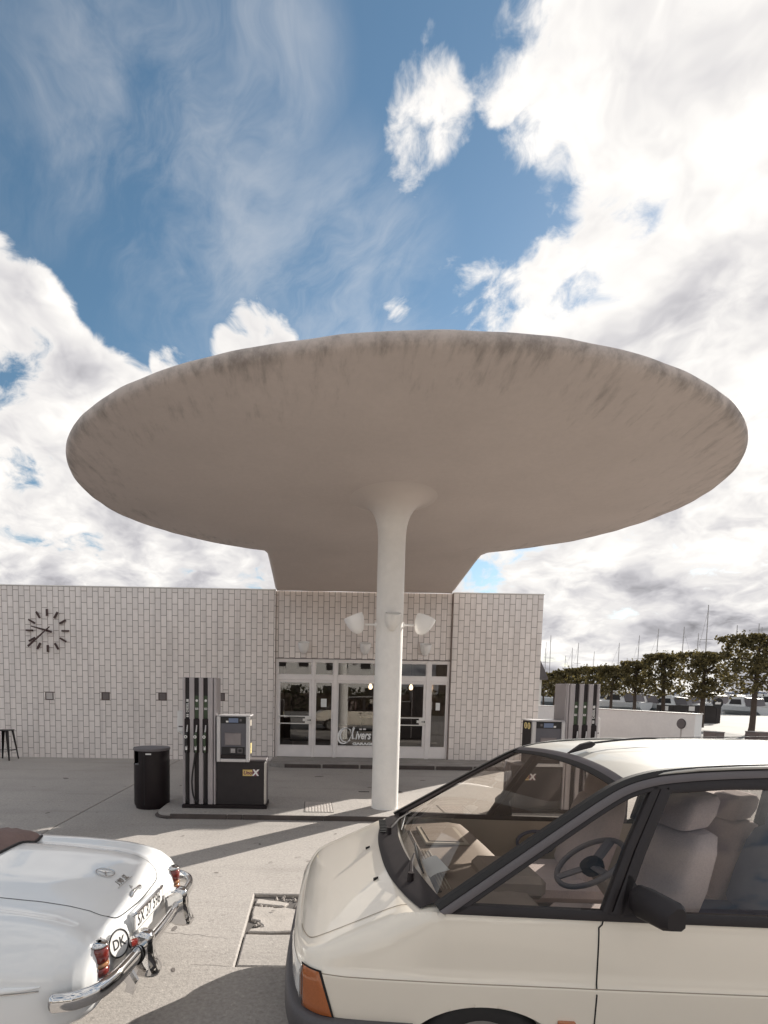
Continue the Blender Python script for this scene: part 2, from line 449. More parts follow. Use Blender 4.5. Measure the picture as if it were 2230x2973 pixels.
def foliage(name, c0, c1):
    m = bpy.data.materials.new(name); m.use_nodes = True; t = m.node_tree; b = t.nodes['Principled BSDF']
    g = t.nodes.new('ShaderNodeNewGeometry'); n = t.nodes.new('ShaderNodeTexNoise'); n.inputs['Scale'].default_value = 1.6; n.inputs['Detail'].default_value = 5
    t.links.new(g.outputs['Position'], n.inputs['Vector'])
    ad = t.nodes.new('ShaderNodeMath'); ad.operation = 'MULTIPLY_ADD'; t.links.new(g.outputs['Random Per Island'], ad.inputs[0]); ad.inputs[1].default_value = 0.5
    t.links.new(n.outputs['Fac'], ad.inputs[2])
    rp = t.nodes.new('ShaderNodeValToRGB'); rp.color_ramp.elements[0].position = 0.35; rp.color_ramp.elements[1].position = 0.95
    rp.color_ramp.elements[0].color = (*c0, 1); rp.color_ramp.elements[1].color = (*c1, 1)
    t.links.new(ad.outputs[0], rp.inputs[0]); t.links.new(rp.outputs[0], b.inputs['Base Color'])
    b.inputs['Roughness'].default_value = 0.75
    tl = t.nodes.new('ShaderNodeBsdfTranslucent'); t.links.new(rp.outputs[0], tl.inputs[0])
    mx = t.nodes.new('ShaderNodeMixShader'); mx.inputs[0].default_value = 0.32
    t.links.new(b.outputs[0], mx.inputs[1]); t.links.new(tl.outputs[0], mx.inputs[2])
    t.links.new(mx.outputs[0], t.nodes['Material Output'].inputs[0]); return m
m_leaf = foliage('lime_leaves', (0.035, 0.032, 0.016), (0.15, 0.12, 0.045))
m_leafd = foliage('hedge_leaves', (0.025, 0.030, 0.015), (0.07, 0.07, 0.03))
# glazed wall tile: slight tone change from tile to tile
m_tile = mat('glazed_tile', (0.83, 0.76, 0.72), 0.28, fine=0.03, fscale=9, coat=0.2)
def _tile():
    t = m_tile.node_tree; b = t.nodes['Principled BSDF']
    a1 = t.nodes.new('ShaderNodeAttribute'); a1.attribute_type = 'GEOMETRY'; a1.attribute_name = 'tone'
    a2 = t.nodes.new('ShaderNodeAttribute'); a2.attribute_type = 'OBJECT'; a2.attribute_name = 'tone'
    s = t.nodes.new('ShaderNodeMath'); t.links.new(a1.outputs['Fac'], s.inputs[0]); t.links.new(a2.outputs['Fac'], s.inputs[1])
    k = t.nodes.new('ShaderNodeMath'); k.operation = 'MULTIPLY_ADD'; t.links.new(s.outputs[0], k.inputs[0]); k.inputs[1].default_value = 0.10; k.inputs[2].default_value = 0.95
    old = b.inputs['Base Color'].links[0].from_socket
    v = t.nodes.new('ShaderNodeVectorMath'); v.operation = 'SCALE'; t.links.new(old, v.inputs[0]); t.links.new(k.outputs[0], v.inputs['Scale'])
    # faint rain streaks and grime near the ground
    g = t.nodes.new('ShaderNodeNewGeometry'); mp = t.nodes.new('ShaderNodeMapping'); mp.inputs['Scale'].default_value = (5.0, 1.0, .30); t.links.new(g.outputs['Position'], mp.inputs['Vector'])
    n = t.nodes.new('ShaderNodeTexNoise'); n.inputs['Scale'].default_value = 1.6; n.inputs['Detail'].default_value = 6; t.links.new(mp.outputs[0], n.inputs['Vector'])
    r = t.nodes.new('ShaderNodeMapRange'); t.links.new(n.outputs['Fac'], r.inputs[0]); r.inputs[1].default_value = .48; r.inputs[2].default_value = .75; r.inputs[3].default_value = 1.0; r.inputs[4].default_value = .86
    v2 = t.nodes.new('ShaderNodeVectorMath'); v2.operation = 'SCALE'; t.links.new(v.outputs[0], v2.inputs[0]); t.links.new(r.outputs[0], v2.inputs['Scale'])
    t.links.new(v2.outputs[0], b.inputs['Base Color'])
_tile()
# rough-cast canopy: plain in the middle, weather streaks running in from the rim
m_canopy = mat('canopy_paint', (0.59, 0.515, 0.475), 0.85, var=0.05, vscale=0.9, fine=0.03, fscale=14, bump=0.25, bscale=22)
def _canopy():
    t = m_canopy.node_tree; b = t.nodes['Principled BSDF']
    at = t.nodes.new('ShaderNodeAttribute'); at.attribute_type = 'GEOMETRY'; at.attribute_name = 'edge'
    g = t.nodes.new('ShaderNodeNewGeometry')
    mp = t.nodes.new('ShaderNodeMapping'); mp.inputs['Rotation'].default_value = (0, 0, rad(-32)); mp.inputs['Scale'].default_value = (1.0, 0.22, 1.0)
    t.links.new(g.outputs['Position'], mp.inputs['Vector'])
    n1 = t.nodes.new('ShaderNodeTexNoise'); n1.inputs['Scale'].default_value = 9.0; n1.inputs['Detail'].default_value = 9; n1.inputs['Roughness'].default_value = 0.68
    t.links.new(mp.outputs[0], n1.inputs['Vector'])
    n2 = t.nodes.new('ShaderNodeTexNoise'); n2.inputs['Scale'].default_value = 1.7; n2.inputs['Detail'].default_value = 6
    t.links.new(g.outputs['Position'], n2.inputs['Vector'])
    a = t.nodes.new('ShaderNodeMath'); a.operation = 'ADD'; t.links.new(n1.outputs['Fac'], a.inputs[0])
    sc = t.nodes.new('ShaderNodeMath'); sc.operation = 'MULTIPLY_ADD'; t.links.new(n2.outputs['Fac'], sc.inputs[0]); sc.inputs[1].default_value = 0.55
    t.links.new(at.outputs['Fac'], sc.inputs[2]); t.links.new(sc.outputs[0], a.inputs[1])
    mr = t.nodes.new('ShaderNodeMapRange'); mr.interpolation_type = 'SMOOTHSTEP'; t.links.new(a.outputs[0], mr.inputs[0])
    mr.inputs[1].default_value = 1.07; mr.inputs[2].default_value = 1.52; mr.inputs[3].default_value = 1.0; mr.inputs[4].default_value = 0.52
    old = b.inputs['Base Color'].links[0].from_socket
    v = t.nodes.new('ShaderNodeVectorMath'); v.operation = 'SCALE'; t.links.new(old, v.inputs[0]); t.links.new(mr.outputs[0], v.inputs['Scale'])
    t.links.new(v.outputs[0], b.inputs['Base Color'])
_canopy()

# forecourt wear: broad grime, drips of oil and tyre-darkened lanes
def wear(m, amt=.20):
    t = m.node_tree; b = t.nodes['Principled BSDF']; g = t.nodes.new('ShaderNodeNewGeometry')
    def lay(scale, vec, lo, hi, dark, detail=6, rough=.6, dist=0.0):
        mp = t.nodes.new('ShaderNodeMapping'); mp.inputs['Scale'].default_value = vec; t.links.new(g.outputs['Position'], mp.inputs['Vector'])
        n = t.nodes.new('ShaderNodeTexNoise'); n.inputs['Scale'].default_value = scale; n.inputs['Detail'].default_value = detail; n.inputs['Roughness'].default_value = rough; n.inputs['Distortion'].default_value = dist
        t.links.new(mp.outputs[0], n.inputs['Vector'])
        r = t.nodes.new('ShaderNodeMapRange'); r.interpolation_type = 'SMOOTHSTEP'; t.links.new(n.outputs['Fac'], r.inputs[0])
        r.inputs[1].default_value = lo; r.inputs[2].default_value = hi; r.inputs[3].default_value = 1.0; r.inputs[4].default_value = dark
        old = b.inputs['Base Color'].links[0].from_socket; v = t.nodes.new('ShaderNodeVectorMath'); v.operation = 'SCALE'
        t.links.new(old, v.inputs[0]); t.links.new(r.outputs[0], v.inputs['Scale']); t.links.new(v.outputs[0], b.inputs['Base Color'])
    lay(.55, (1, 1, 1), .46, .68, 1 - amt, 7, .65)
    lay(.8, (.22, 2.2, 1), .52, .72, 1 - amt * .8, 6, .6)
    lay(5.5, (1, 1, 1), .66, .74, 1 - amt * 1.3, 4, .5)
    lay(16.0, (1, 1, 1), .60, .72, 1 - amt * .9, 3, .5)
    lay(22.0, (1.3, 1, 1), .58, .70, 1 + amt * .7, 3, .5)
wear(m_conc, .20); wear(m_conc2, .14); wear(m_pave, .22)

# ------------------------------------------------------------------ ground
g = MB(); g.add([(-900, -900, -0.035), (900, -900, -0.035), (900, 900, -0.035), (-900, 900, -0.035)], [(0, 1, 2, 3)])
ground = struct('ground', g, m_asph)
def slab(poly, z1=0.0, m=m_conc, name='concrete_slab', bev=0.012):
    n = len(poly); cx = sum(p[0] for p in poly) / n; cy = sum(p[1] for p in poly) / n
    ins = []
    for i in range(n):                              # inset along corner bisectors for the chamfer
        a = Vector(poly[i - 1]); b = Vector(poly[i]); c = Vector(poly[(i + 1) % n])
        e1 = (b - a).normalized(); e2 = (c - b).normalized()
        n1 = Vector((-e1.y, e1.x)); n2 = Vector((-e2.y, e2.x)); d = (n1 + n2)
        d = d / max(0.3, d.dot(n1)); ins.append(b + d * bev)
    mb = MB(); vs = [(p[0], p[1], -0.034) for p in poly] + [(p[0], p[1], z1 - bev * 0.6) for p in poly] + [(p.x, p.y, z1) for p in ins]
    fs = [(i, (i + 1) % n, n + (i + 1) % n, n + i) for i in range(n)] + [(n + i, n + (i + 1) % n, 2 * n + (i + 1) % n, 2 * n + i) for i in range(n)] + [tuple(range(2 * n, 3 * n))]
    mb.add(vs, fs); return obj(name, mb, m, ground, smooth=0)
def jag(p0, p1, n, amp, seed):
    rr = random.Random(seed); out = []
    d = Vector(p1) - Vector(p0); nn = Vector((-d.y, d.x)).normalized()
    for i in range(n + 1):
        q = Vector(p0) + d * (i / n)
        if 0 < i < n: q += nn * rr.uniform(-amp, amp)
        out.append((q.x, q.y))
    return out
slab([(-12, 8.458), (-3.436, 8.458), (-3.436, 13.58), (-12, 13.58)])
slab([(-12, -6), (-3.436, -6), (-3.436, 8.442), (-12, 8.442)])
slab([(-3.424, -6), (9.4, -6), (9.4, 3.408), (-0.497, 3.408), (-0.497, 4.665), (9.4, 4.665), (9.4, 13.58), (-3.424, 13.58)])
bed = MB(); bed.add([(-.5, 3.41, -.030), (9.4, 3.41, -.030), (9.4, 4.67, -.030), (-.5, 4.67, -.030)], [(0, 1, 2, 3)]); obj('slab_bed', bed, m_joint, ground)
slab([(-0.486, 3.412), (9.4, 3.412), (9.4, 3.88), (1.9, 3.88)] + jag((1.9, 3.88), (-0.485, 3.885), 14, 0.012, 3)[1:])
top = jag((1.9, 4.28), (0.15, 4.30), 10, 0.03, 5) + jag((0.12, 4.32), (-0.470, 4.43), 9, 0.022, 6)
slab([(1.9, 3.93)] + top + jag((-0.474, 4.40), (-0.470, 4.16), 4, 0.008, 7) + jag((-.40, 4.13), (-.36, 4.02), 3, .02, 71) + [(-.46, 3.99)] + jag((-0.47, 3.935), (1.9, 3.93), 14, 0.016, 8)[:-1], -0.008, m_conc2, 'broken_slab_piece')
slab(jag((-0.47, 4.47), (-0.20, 4.43), 4, 0.010, 9) + jag((-0.17, 4.50), (-0.465, 4.585), 5, 0.014, 4), -0.010, m_conc2, 'broken_slab_piece')
slab(jag((-0.12, 4.43), (0.10, 4.40), 4, 0.014, 39) + jag((0.12, 4.47), (-0.10, 4.52), 5, 0.014, 44), -0.014, m_conc2, 'broken_slab_piece')
slab(jag((0.16, 4.37), (0.9, 4.35), 7, 0.018, 19) + jag((0.9, 4.52), (0.18, 4.47), 7, 0.02, 14), -0.010, m_conc2, 'broken_slab_piece')
slab(jag((0.95, 4.36), (1.9, 4.35), 7, 0.016, 29) + jag((1.9, 4.55), (0.95, 4.52), 7, 0.02, 24), -0.006, m_conc2, 'broken_slab_piece')
# crumbs of concrete lying in the break
rub = MB(); rr = random.Random(91)
for i in range(150):
    x = rr.uniform(-.47, .7); y = rr.choice([rr.gauss(4.60, .03), rr.gauss(4.44, .035), rr.gauss(4.06, .05) if x < -.2 else rr.gauss(4.5, .04)]); r_ = rr.uniform(.004, .016)
    vs = [(x + r_ * rr.uniform(.6, 1.2) * a_, y + r_ * rr.uniform(.6, 1.2) * b_, -.026 + r_ * c_ * 1.2) for a_, b_, c_ in ((-1, -1, 0), (1, -1, 0), (1, 1, 0), (-1, 1, 0), (-.5, -.4, 1), (.5, -.5, .9), (.4, .5, 1.1), (-.5, .5, .8))]
    rub.add(vs, [(0, 1, 5, 4), (1, 2, 6, 5), (2, 3, 7, 6), (3, 0, 4, 7), (4, 5, 6, 7)])
o = obj('rubble', rub, m_conc2, ground, smooth=0); o['kind'] = 'stuff'
# hairline crack
def ribbon2(path, w, z, m, name, parent):
    mb = MB(); L_ = []
    P = [Vector((a, b)) for a, b in path]
    for i, p in enumerate(P):
        t = (P[min(i + 1, len(P) - 1)] - P[max(i - 1, 0)]).normalized(); nn = Vector((-t.y, t.x)); ww = w * (0.4 + 0.6 * math.sin(PI * (i + 0.5) / len(P)))
        L_.append([(p.x + nn.x * ww, p.y + nn.y * ww, z), (p.x - nn.x * ww, p.y - nn.y * ww, z)])
    mb.grid(L_); return obj(name, mb, m, parent, smooth=0)
ribbon2(jag((-1.55, 3.93), (-0.52, 3.80), 22, 0.018, 33), 0.0016, 0.0018, m_joint, 'crack', ground)
ribbon2(jag((-0.8, 3.42), (-0.49, 3.40), 8, 0.006, 34), 0.0016, 0.0018, m_joint, 'crack', ground)
m_stain = mat('stain', (0.16, 0.14, 0.13), 0.9)
def spot(x, y, r, seed, m=m_stain, z=0.0022, name='stain'):
    rr = random.Random(seed); n = 9; mb = MB()
    a = rr.uniform(0, PI)
    vs = [(x + math.cos(a) * r * math.cos(2 * PI * i / n) * rr.uniform(.7, 1.2) - math.sin(a) * r * .45 * math.sin(2 * PI * i / n), y + math.sin(a) * r * math.cos(2 * PI * i / n) + math.cos(a) * r * .45 * math.sin(2 * PI * i / n) * rr.uniform(.7, 1.3), z) for i in range(n)]
    mb.add(vs, [tuple(range(n))]); return obj(name, mb, m, ground, smooth=0)
for i, (x, y, r) in enumerate([(-1.05, 3.95, .045), (-1.35, 4.55, .03), (-0.95, 5.2, .03), (-0.9, 3.35, .03), (-1.35, 2.95, .028), (0.0, 5.6, .03), (-.3, 4.3, .02), (-1.9, 5.4, .03), (-.6, 6.2, .035), (-1.62, 6.5, .03), (.35, 6.7, .03), (1.7, 9.6, .12), (1.2, 10.0, .10), (-1.0, 10.2, .06), (-2.5, 9.9, .05), (-3.9, 7.6, .05), (.2, 11.2, .12), (2.4, 10.9, .08), (-5, 10.5, .1)]):
    spot(x, y, r, 50 + i)
# drain slot behind the column
mb = MB(); mb.box(0.92, 1.12, 9.55, 9.62, -0.02, 0.004, 0.003); obj('drain_slot', mb, m_black, ground)
# raised walk in front of the shop
def rrect(x0, x1, y0, y1, r, n=6, corners=(1, 1, 1, 1)):
    out = []
    for k, (cx, cy, a0) in enumerate(((x0 + r, y0 + r, PI), (x1 - r, y0 + r, 1.5 * PI), (x1 - r, y1 - r, 0), (x0 + r, y1 - r, .5 * PI))):
        if corners[k]:
            for i in range(n + 1): out.append((cx + r * math.cos(a0 + .5 * PI * i / n), cy + r * math.sin(a0 + .5 * PI * i / n)))
        else: out.append(((x0, y0), (x1, y0), (x1, y1), (x0, y1))[k])
    return out
def raised(poly, z0, z1, b=0.012):
    n = len(poly); cx = sum(p[0] for p in poly) / n; cy = sum(p[1] for p in poly) / n
    def ins(d):
        o = []
        for i in range(n):
            a = Vector(poly[i - 1]); q = Vector(poly[i]); c = Vector(poly[(i + 1) % n])
            e = ((q - a).normalized() + (c - q).normalized()).normalized(); o.append((q.x - e.y * d, q.y + e.x * d))
        return o
    L_ = [[(x, y, z0) for x, y in poly], [(x, y, z1 - b) for x, y in poly], [(x, y, z1 - b * .3) for x, y in ins(b * .3)], [(x, y, z1) for x, y in ins(b)]]
    mb = MB(); mb.grid(L_, closed=True); mb.add(L_[3], [tuple(range(n))]); return mb
walk = struct('pavement', raised(rrect(-1.0, 4.95, 12.42, 13.75, 0.35, corners=(1, 1, 0, 0)), -0.03, 0.10), m_pave)
mb = MB()
for i in range(6): mb.box(-0.62 + i * 0.92, 0.26 + i * 0.92, 12.405, 12.44, -0.02, 0.092 + (i % 2) * .004, 0.012)
obj('kerb_stone_row', mb, m_kerb, walk)
island = struct('pump_island', raised(rrect(-2.25, 4.62, 7.40, 8.60, 0.22), -0.03, 0.070, 0.005), m_conc)
# dark kerb stones along the island front
for i, (a, b) in enumerate(((-2.02, -1.2), (-1.19, -0.98), (-0.97, 0.2), (0.21, 1.4), (1.41, 2.6), (2.61, 3.6), (3.61, 4.38))):
    mb = MB(); mb.box(a, b, 7.372, 7.44, -0.03, 0.0685, 0.005); obj('kerb_stone', mb, m_kerb, island)
mb = MB(); mb.tube([(-2.02, 7.40, 0.017)] + [(-2.03 + .225 * math.cos(a), 7.622 + .225 * math.sin(a), 0.017) for a in [PI * 1.5 - PI / 2 * i / 8 for i in range(9)]] + [(-2.256, 8.3, 0.017)], 0.022, 4, sq=2.0, up=(0, 0, 1))
obj('kerb_stone', mb, m_kerb, island)
# ribbed inspection covers on the island
def cover(x, y, w, d, label, grp='ribbed covers on the pump island'):
    t = thing('inspection_cover', label, 'cover', (x, y, 0.07), 0, grp)
    mb = MB(); mb.box(x - w / 2 - .012, x + w / 2 + .012, y - d / 2 - .012, y + d / 2 + .012, 0.066, 0.0735); obj('frame', mb, m_joint, t)
    mb = MB(); mb.box(x - w / 2, x + w / 2, y - d / 2, y + d / 2, 0.068, 0.0755, .001); obj('plate', mb, m_alu, t)
    for i in range(9):
        xx = x - w / 2 + (i + .5) * w / 9
        mb = MB(); mb.box(xx - w / 32, xx + w / 32, y - d / 2 + .01, y + d / 2 - .01, 0.0735, 0.0785, 0.002); obj('rib', mb, m_alu, t)
cover(0.14, 7.96, 0.42, 0.70, 'ribbed metal cover on the island between the left pump and the column')
cover(2.25, 7.84, 0.40, 0.70, 'ribbed metal cover on the island seen through the minivan windscreen')

# ------------------------------------------------------------------ building
WY, MY = 13.6, 13.68                     # wing face, recessed middle face
ZT = 4.453; TW, TH = 0.1465, 0.292; ZR = 4.334
st = thing('filling_station', 'white tiled filling station with a disc canopy on one column', 'filling station', (1.2, 13.6, 0))
XL, XM0, XM1, XR = -13.0, -0.952, 3.640, 5.995
mb = MB(); mb.box(XL, XM0, WY, 20.5, -0.03, ZT, 0.012); w_left = obj('wall', mb, m_grout, st); tag(w_left, 'left wing wall carrying the clock')
mb = MB(); mb.box(XM1, XR, WY, 20.5, -0.03, ZT, 0.012); w_right = obj('wall', mb, m_grout, st); tag(w_right, 'short right wing wall')
mb = MB(); mb.box(XM0 + .002, XM1 - .002, MY, MY + .25, 2.70, ZT - .02); w_mid = obj('wall', mb, m_grout, st); tag(w_mid, 'recessed wall over the glazed shop front')
mb = MB(); mb.box(XM0 + .003, XM1 - .003, MY + .26, 20.4, 2.95, ZT - .01); obj('shop_ceiling', mb, m_white, st)
mb = MB(); mb.box(XM0 + .003, XM1 - .003, 18.2, 18.4, 0.1, 2.94); obj('shop_back_wall', mb, mat('shop_wall', (0.16, 0.12, 0.10), 0.8, var=.2, vscale=1.5), st)
mb = MB(); mb.box(XM0 + .003, XM1 - .003, MY + .06, 18.2, 0.02, 0.104); obj('shop_floor', mb, mat('shop_floor', (0.09, 0.07, 0.06), 0.4), st)
# thin white coping on the parapet
for a, b, y in ((XL, XM0 - .002, WY - .014), (XM1 + .002, XR + .012, WY - .014)):
    mb = MB(); mb.box(a, b, y, 20.52, ZT - .012, ZT + .016, .005); obj('coping', mb, m_white, st)
VENTS = [(-6.855, 1.62), (-5.387, 1.635), (-3.90, 1.65), (-2.372, 1.665)]
rects = []
def lay(x0, x1, y, z0, z1, px, par, wall, holes=()):
    i = math.floor((x0 - px) / TW)
    while px + i * TW < x1:
        a = max(px + i * TW, x0); b = min(px + (i + 1) * TW, x1)
        off = 0.0 if (i - par) % 2 == 0 else TH / 2
        ztop = ZR - off + 2 * TH
        k = 0
        while ztop - k * TH > z0:
            t = min(ztop - k * TH, z1); u = max(ztop - (k + 1) * TH, z0); k += 1
            if t - u < 0.02 or b - a < 0.02: continue
            segs = [(u, t, a, b)]
            for (hx, hz, hh) in holes:
                ns = []
                for (su, stp, sa, sb) in segs:
                    if sb <= hx - hh or sa >= hx + hh or stp <= hz - hh or su >= hz + hh: ns.append((su, stp, sa, sb)); continue
                    if su < hz - hh: ns.append((su, hz - hh, sa, sb))
                    if stp > hz + hh: ns.append((hz + hh, stp, sa, sb))
                    m0, m1 = max(su, hz - hh), min(stp, hz + hh)
                    if sa < hx - hh: ns.append((m0, m1, sa, hx - hh))
                    if sb > hx + hh: ns.append((m0, m1, hx + hh, sb))
                segs = ns
            for (su, stp, sa, sb) in segs:
                if stp - su > .02 and sb - sa > .02: rects.append((sa, sb, su, stp, y, wall))
        i += 1
lay(XL, XM0, WY, -0.02, ZT - .014, -8.030, 0, w_left, [(x, z, .103) for x, z in VENTS])
lay(XM0, XM1, MY, 2.705, 4.45, XM0 + .07, 1, w_mid)
lay(XM1, XR, WY, 0.0, ZT - .014, 5.412, 1, w_right)
def tile_geo(w, h):
    gx, gz, d, c = w / 2 - .0062, h / 2 - .0062, .008, .0022
    vs = [(-gx, .002, -gz), (gx, .002, -gz), (gx, .002, gz), (-gx, .002, gz), (-gx, -d + c, -gz), (gx, -d + c, -gz), (gx, -d + c, gz), (-gx, -d + c, gz),
          (-gx + c, -d, -gz + c), (gx - c, -d, -gz + c), (gx - c, -d, gz - c), (-gx + c, -d, gz - c)]
    fs = [(8, 9, 10, 11)] + [(i, (i + 1) % 4, 4 + (i + 1) % 4, 4 + i) for i in range(4)] + [(4 + i, 4 + (i + 1) % 4, 8 + (i + 1) % 4, 8 + i) for i in range(4)]
    return vs, fs
def px_area(r):
    x = (r[0] + r[1]) / 2; z = (r[2] + r[3]) / 2; d2 = x * x + r[4] ** 2 + (z - 1.9) ** 2
    vis = -8.0 < x and not (-2.8 < x < -.6 and z < 2.05) and not (0.95 < x * 8 / r[4] < 1.42)
    return (1 if vis else 0) * (r[1] - r[0]) * (r[3] - r[2]) * 100 / d2
rects.sort(key=px_area, reverse=True)
tcache = {}
rest = {}
org = Vector((1.2, 13.6, 0))
for n_, r in enumerate(rects):
    w, h = r[1] - r[0], r[3] - r[2]; c = Vector(((r[0] + r[1]) / 2, r[4], (r[2] + r[3]) / 2))
    jx, jy = R.uniform(-.0006, .0006), R.uniform(-.0009, .0006)
    if n_ < 300:
        key = (round(w, 3), round(h, 3))
        if key not in tcache:
            mb = MB(); mb.add(*tile_geo(w, h)); me = mb.mesh('tile'); fixn(me); me.materials.append(m_tile); tcache[key] = me
        o = bpy.data.objects.new('tile', tcache[key]); link(o, r[5]); o.location = c - org + Vector((jx, jy, 0)); o['tone'] = R.random()
    else:
        vs, fs = tile_geo(w, h); rest.setdefault(r[5].name, (r[5], MB(), []))
        q = rest[r[5].name]; q[1].add([(v[0] + c.x + jx, v[1] + c.y + jy, v[2] + c.z) for v in vs], fs); q[2].extend([R.random()] * len(fs))
for nm, (wl, mb, tones) in rest.items():
    me = mb.mesh('tiles'); a = me.attributes.new('tone', 'FLOAT', 'FACE'); a.data.foreach_set('value', tones)
    o = obj('tiles', me, m_tile, wl, smooth=0); o['kind'] = 'stuff'
# small square openings in the left wing
for (x, z) in VENTS:
    mb = MB(); h = .098
    for (a, b, c_, d) in ((-h, h, -h, -h + .012), (-h, h, h - .012, h), (-h, -h + .012, -h + .012, h - .012), (h - .012, h, -h + .012, h - .012)):
        mb.box(x + a, x + b, WY - .012, WY + .0, z + c_, z + d)
    v = obj('vent', mb, m_clock, w_left)
    mb = MB()
    for i in range(7): mb.box(x - h + .012, x + h - .012, WY - .004, WY + .001, z - h + .022 + i * .024, z - h + .034 + i * .024)
    obj('vent_louvre', mb, m_trim if x > -6 else m_frame, v.parent)
# ------------------------------------------------------------------ canopy + neck, one shell
CX, CY, CA, CB = 1.165, 8.36, 4.745, 3.66
NX0, NX1, NYE = -1.03, 3.70, 13.66
def boundary():
    P = []
    def ell(a): return (CX + CA * math.cos(a), CY + CB * math.sin(a))
    aR = math.acos((NX1 - CX) / CA); aL = math.acos((NX0 - CX) / CA)
    e = 0.018
    n = 230
    start, end = aL + e, 2 * PI + aR - e
    for i in range(n + 1): P.append(ell(start + (end - start) * i / n))
    def fil(p0, c, p1):
        return [tuple((1 - t) ** 2 * a + 2 * t * (1 - t) * b + t * t * d for a, b, d in zip(p0, c, p1)) for t in [k / 7 for k in range(1, 8)]]
    cR = ell(aR); cL = ell(aL)
    P += fil(P[-1], cR, (NX1, cR[1] + .10))
    for i in range(1, 9): P.append((NX1, lerp(cR[1] + .10, NYE, i / 8)))
    for i in range(1, 24): P.append((lerp(NX1, NX0, i / 24), NYE))
    for i in range(0, 9): P.append((NX0, lerp(NYE, cL[1] + .08, i / 8)))
    P += fil((NX0, cL[1] + .08), cL, P[0])[:-1]
    return P
BP = boundary()
def zunder(x, y):
    e = math.hypot((x - CX) / CA, (y - CY) / CB)
    dish = 4.775 + 0.11 * sstep(0.70, 1.0, e)
    neck = interp([8.0, 10.2, 11.2, 11.5, 13.7], [4.775, 4.785, 4.835, 4.845, 4.405], y)
    wx = sstep(NX0 - .06, NX0 + .10, x) * (1 - sstep(NX1 - .10, NX1 + .06, x)) * sstep(9.8, 11.2, y)
    return lerp(dish, neck, wx)
def ztop(x, y):
    e = math.hypot((x - CX) / CA, (y - CY) / CB)
    return 5.17 + .10 * (1 - min(e, 1)) - (sstep(11.6, 13.6, y) * .55)
nrm = []
for i in range(len(BP)):
    a = Vector(BP[i - 1]); c = Vector(BP[(i + 1) % len(BP)]); t = (c - a).normalized(); nrm.append(Vector((t.y, -t.x)))
wob = [0.0] * len(BP)
for k in range(26):
    f_ = R.choice([3, 5, 8, 13, 21, 34, 47, 61]); ph = R.uniform(0, 6.28); am = .0035 / math.sqrt(f_ / 6)
    wob = [w + am * math.sin(f_ * 2 * PI * i / len(BP) + ph) for i, w in enumerate(wob)]
rows = []; edge = []
def ring(ins, zf, ev):
    rw = []
    for i, p in enumerate(BP):
        q = Vector(p) - nrm[i] * ins
        z = zf(q.x, q.y, i); rw.append((q.x, q.y, z))
    rows.append(rw); edge.append(ev)
for s_ in (0.02, 0.12, .25, .4, .55, .68, .78, .86, .92):
    rw = []
    for p in BP:
        x = CX + (p[0] - CX) * s_; y = CY + (p[1] - CY) * s_; rw.append((x, y, zunder(x, y)))
    rows.append(rw); edge.append(0.34 * sstep(.50, .95, s_))
HT = lambda x, y: ztop(x, y) - zunder(x, y)
ring(.14, lambda x, y, i: zunder(x, y) + wob[i] * .3, .36)
ring(.075, lambda x, y, i: zunder(x, y) + .006 + wob[i] * .5, .44)
ring(.038, lambda x, y, i: zunder(x, y) + .018 + wob[i], .50)
ring(.014, lambda x, y, i: zunder(x, y) + .040 + wob[i], .54)
ring(.002, lambda x, y, i: zunder(x, y) + .070 + wob[i], .48)
ring(.0, lambda x, y, i: zunder(x, y) + .098 + wob[i], .44)
ring(.008, lambda x, y, i: zunder(x, y) + .122 + wob[i], .42)
ring(.030, lambda x, y, i: zunder(x, y) + .140 + wob[i], .3)
ring(.09, lambda x, y, i: zunder(x, y) + .150, .2)
for s_ in (.9, .6, .3, .02):
    rw = []
    for p in BP:
        x = CX + (p[0] - CX) * s_; y = CY + (p[1] - CY) * s_; rw.append((x, y, zunder(x, y) + .155 + .1 * (1 - s_)))
    rows.append(rw); edge.append(0.0)
mb = MB(); mb.grid(rows, closed=True)
me = mb.mesh('canopy'); at = me.attributes.new('edge', 'FLOAT', 'POINT')
vals = []
for rw, ev in zip(rows, edge):
    for p in rw: vals.append(ev * (1 - sstep(10.6, 11.6, p[1]) * sstep(NX0 - .4, NX0 + .3, p[0]) * (1 - sstep(NX1 - .3, NX1 + .4, p[0]))))
at.data.foreach_set('value', vals)
obj('canopy', me, m_canopy, st, smooth=60)
# column with trumpet head
PXc, PYc = 1.18, 8.0
prof = [(.212, .066), (.207, .075), (.205, .12), (.205, 2.2), (.206, 4.12), (.208, 4.22), (.218, 4.34), (.240, 4.44), (.275, 4.53), (.325, 4.61), (.390, 4.675), (.465, 4.722), (.535, 4.752), (.60, 4.769), (.67, 4.777), (.74, 4.781)]
mb = MB(); mb.lathe(prof, 48, (PXc, PYc, 0))
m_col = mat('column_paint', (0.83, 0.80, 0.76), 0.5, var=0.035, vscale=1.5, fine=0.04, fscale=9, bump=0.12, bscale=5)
me = mb.mesh('column'); at = me.attributes.new('head', 'FLOAT', 'POINT'); at.data.foreach_set('value', [sstep(4.30, 4.74, v.co.z) for v in me.vertices])  # head darkens towards the canopy tone; its shade is put into the colour
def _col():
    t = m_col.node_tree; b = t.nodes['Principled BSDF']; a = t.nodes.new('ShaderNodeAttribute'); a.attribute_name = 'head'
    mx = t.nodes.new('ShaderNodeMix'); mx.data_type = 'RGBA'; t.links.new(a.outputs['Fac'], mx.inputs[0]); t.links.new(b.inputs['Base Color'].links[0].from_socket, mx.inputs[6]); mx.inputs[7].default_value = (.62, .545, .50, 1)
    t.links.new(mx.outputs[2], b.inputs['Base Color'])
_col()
obj('column', me, m_col, st, smooth=60)
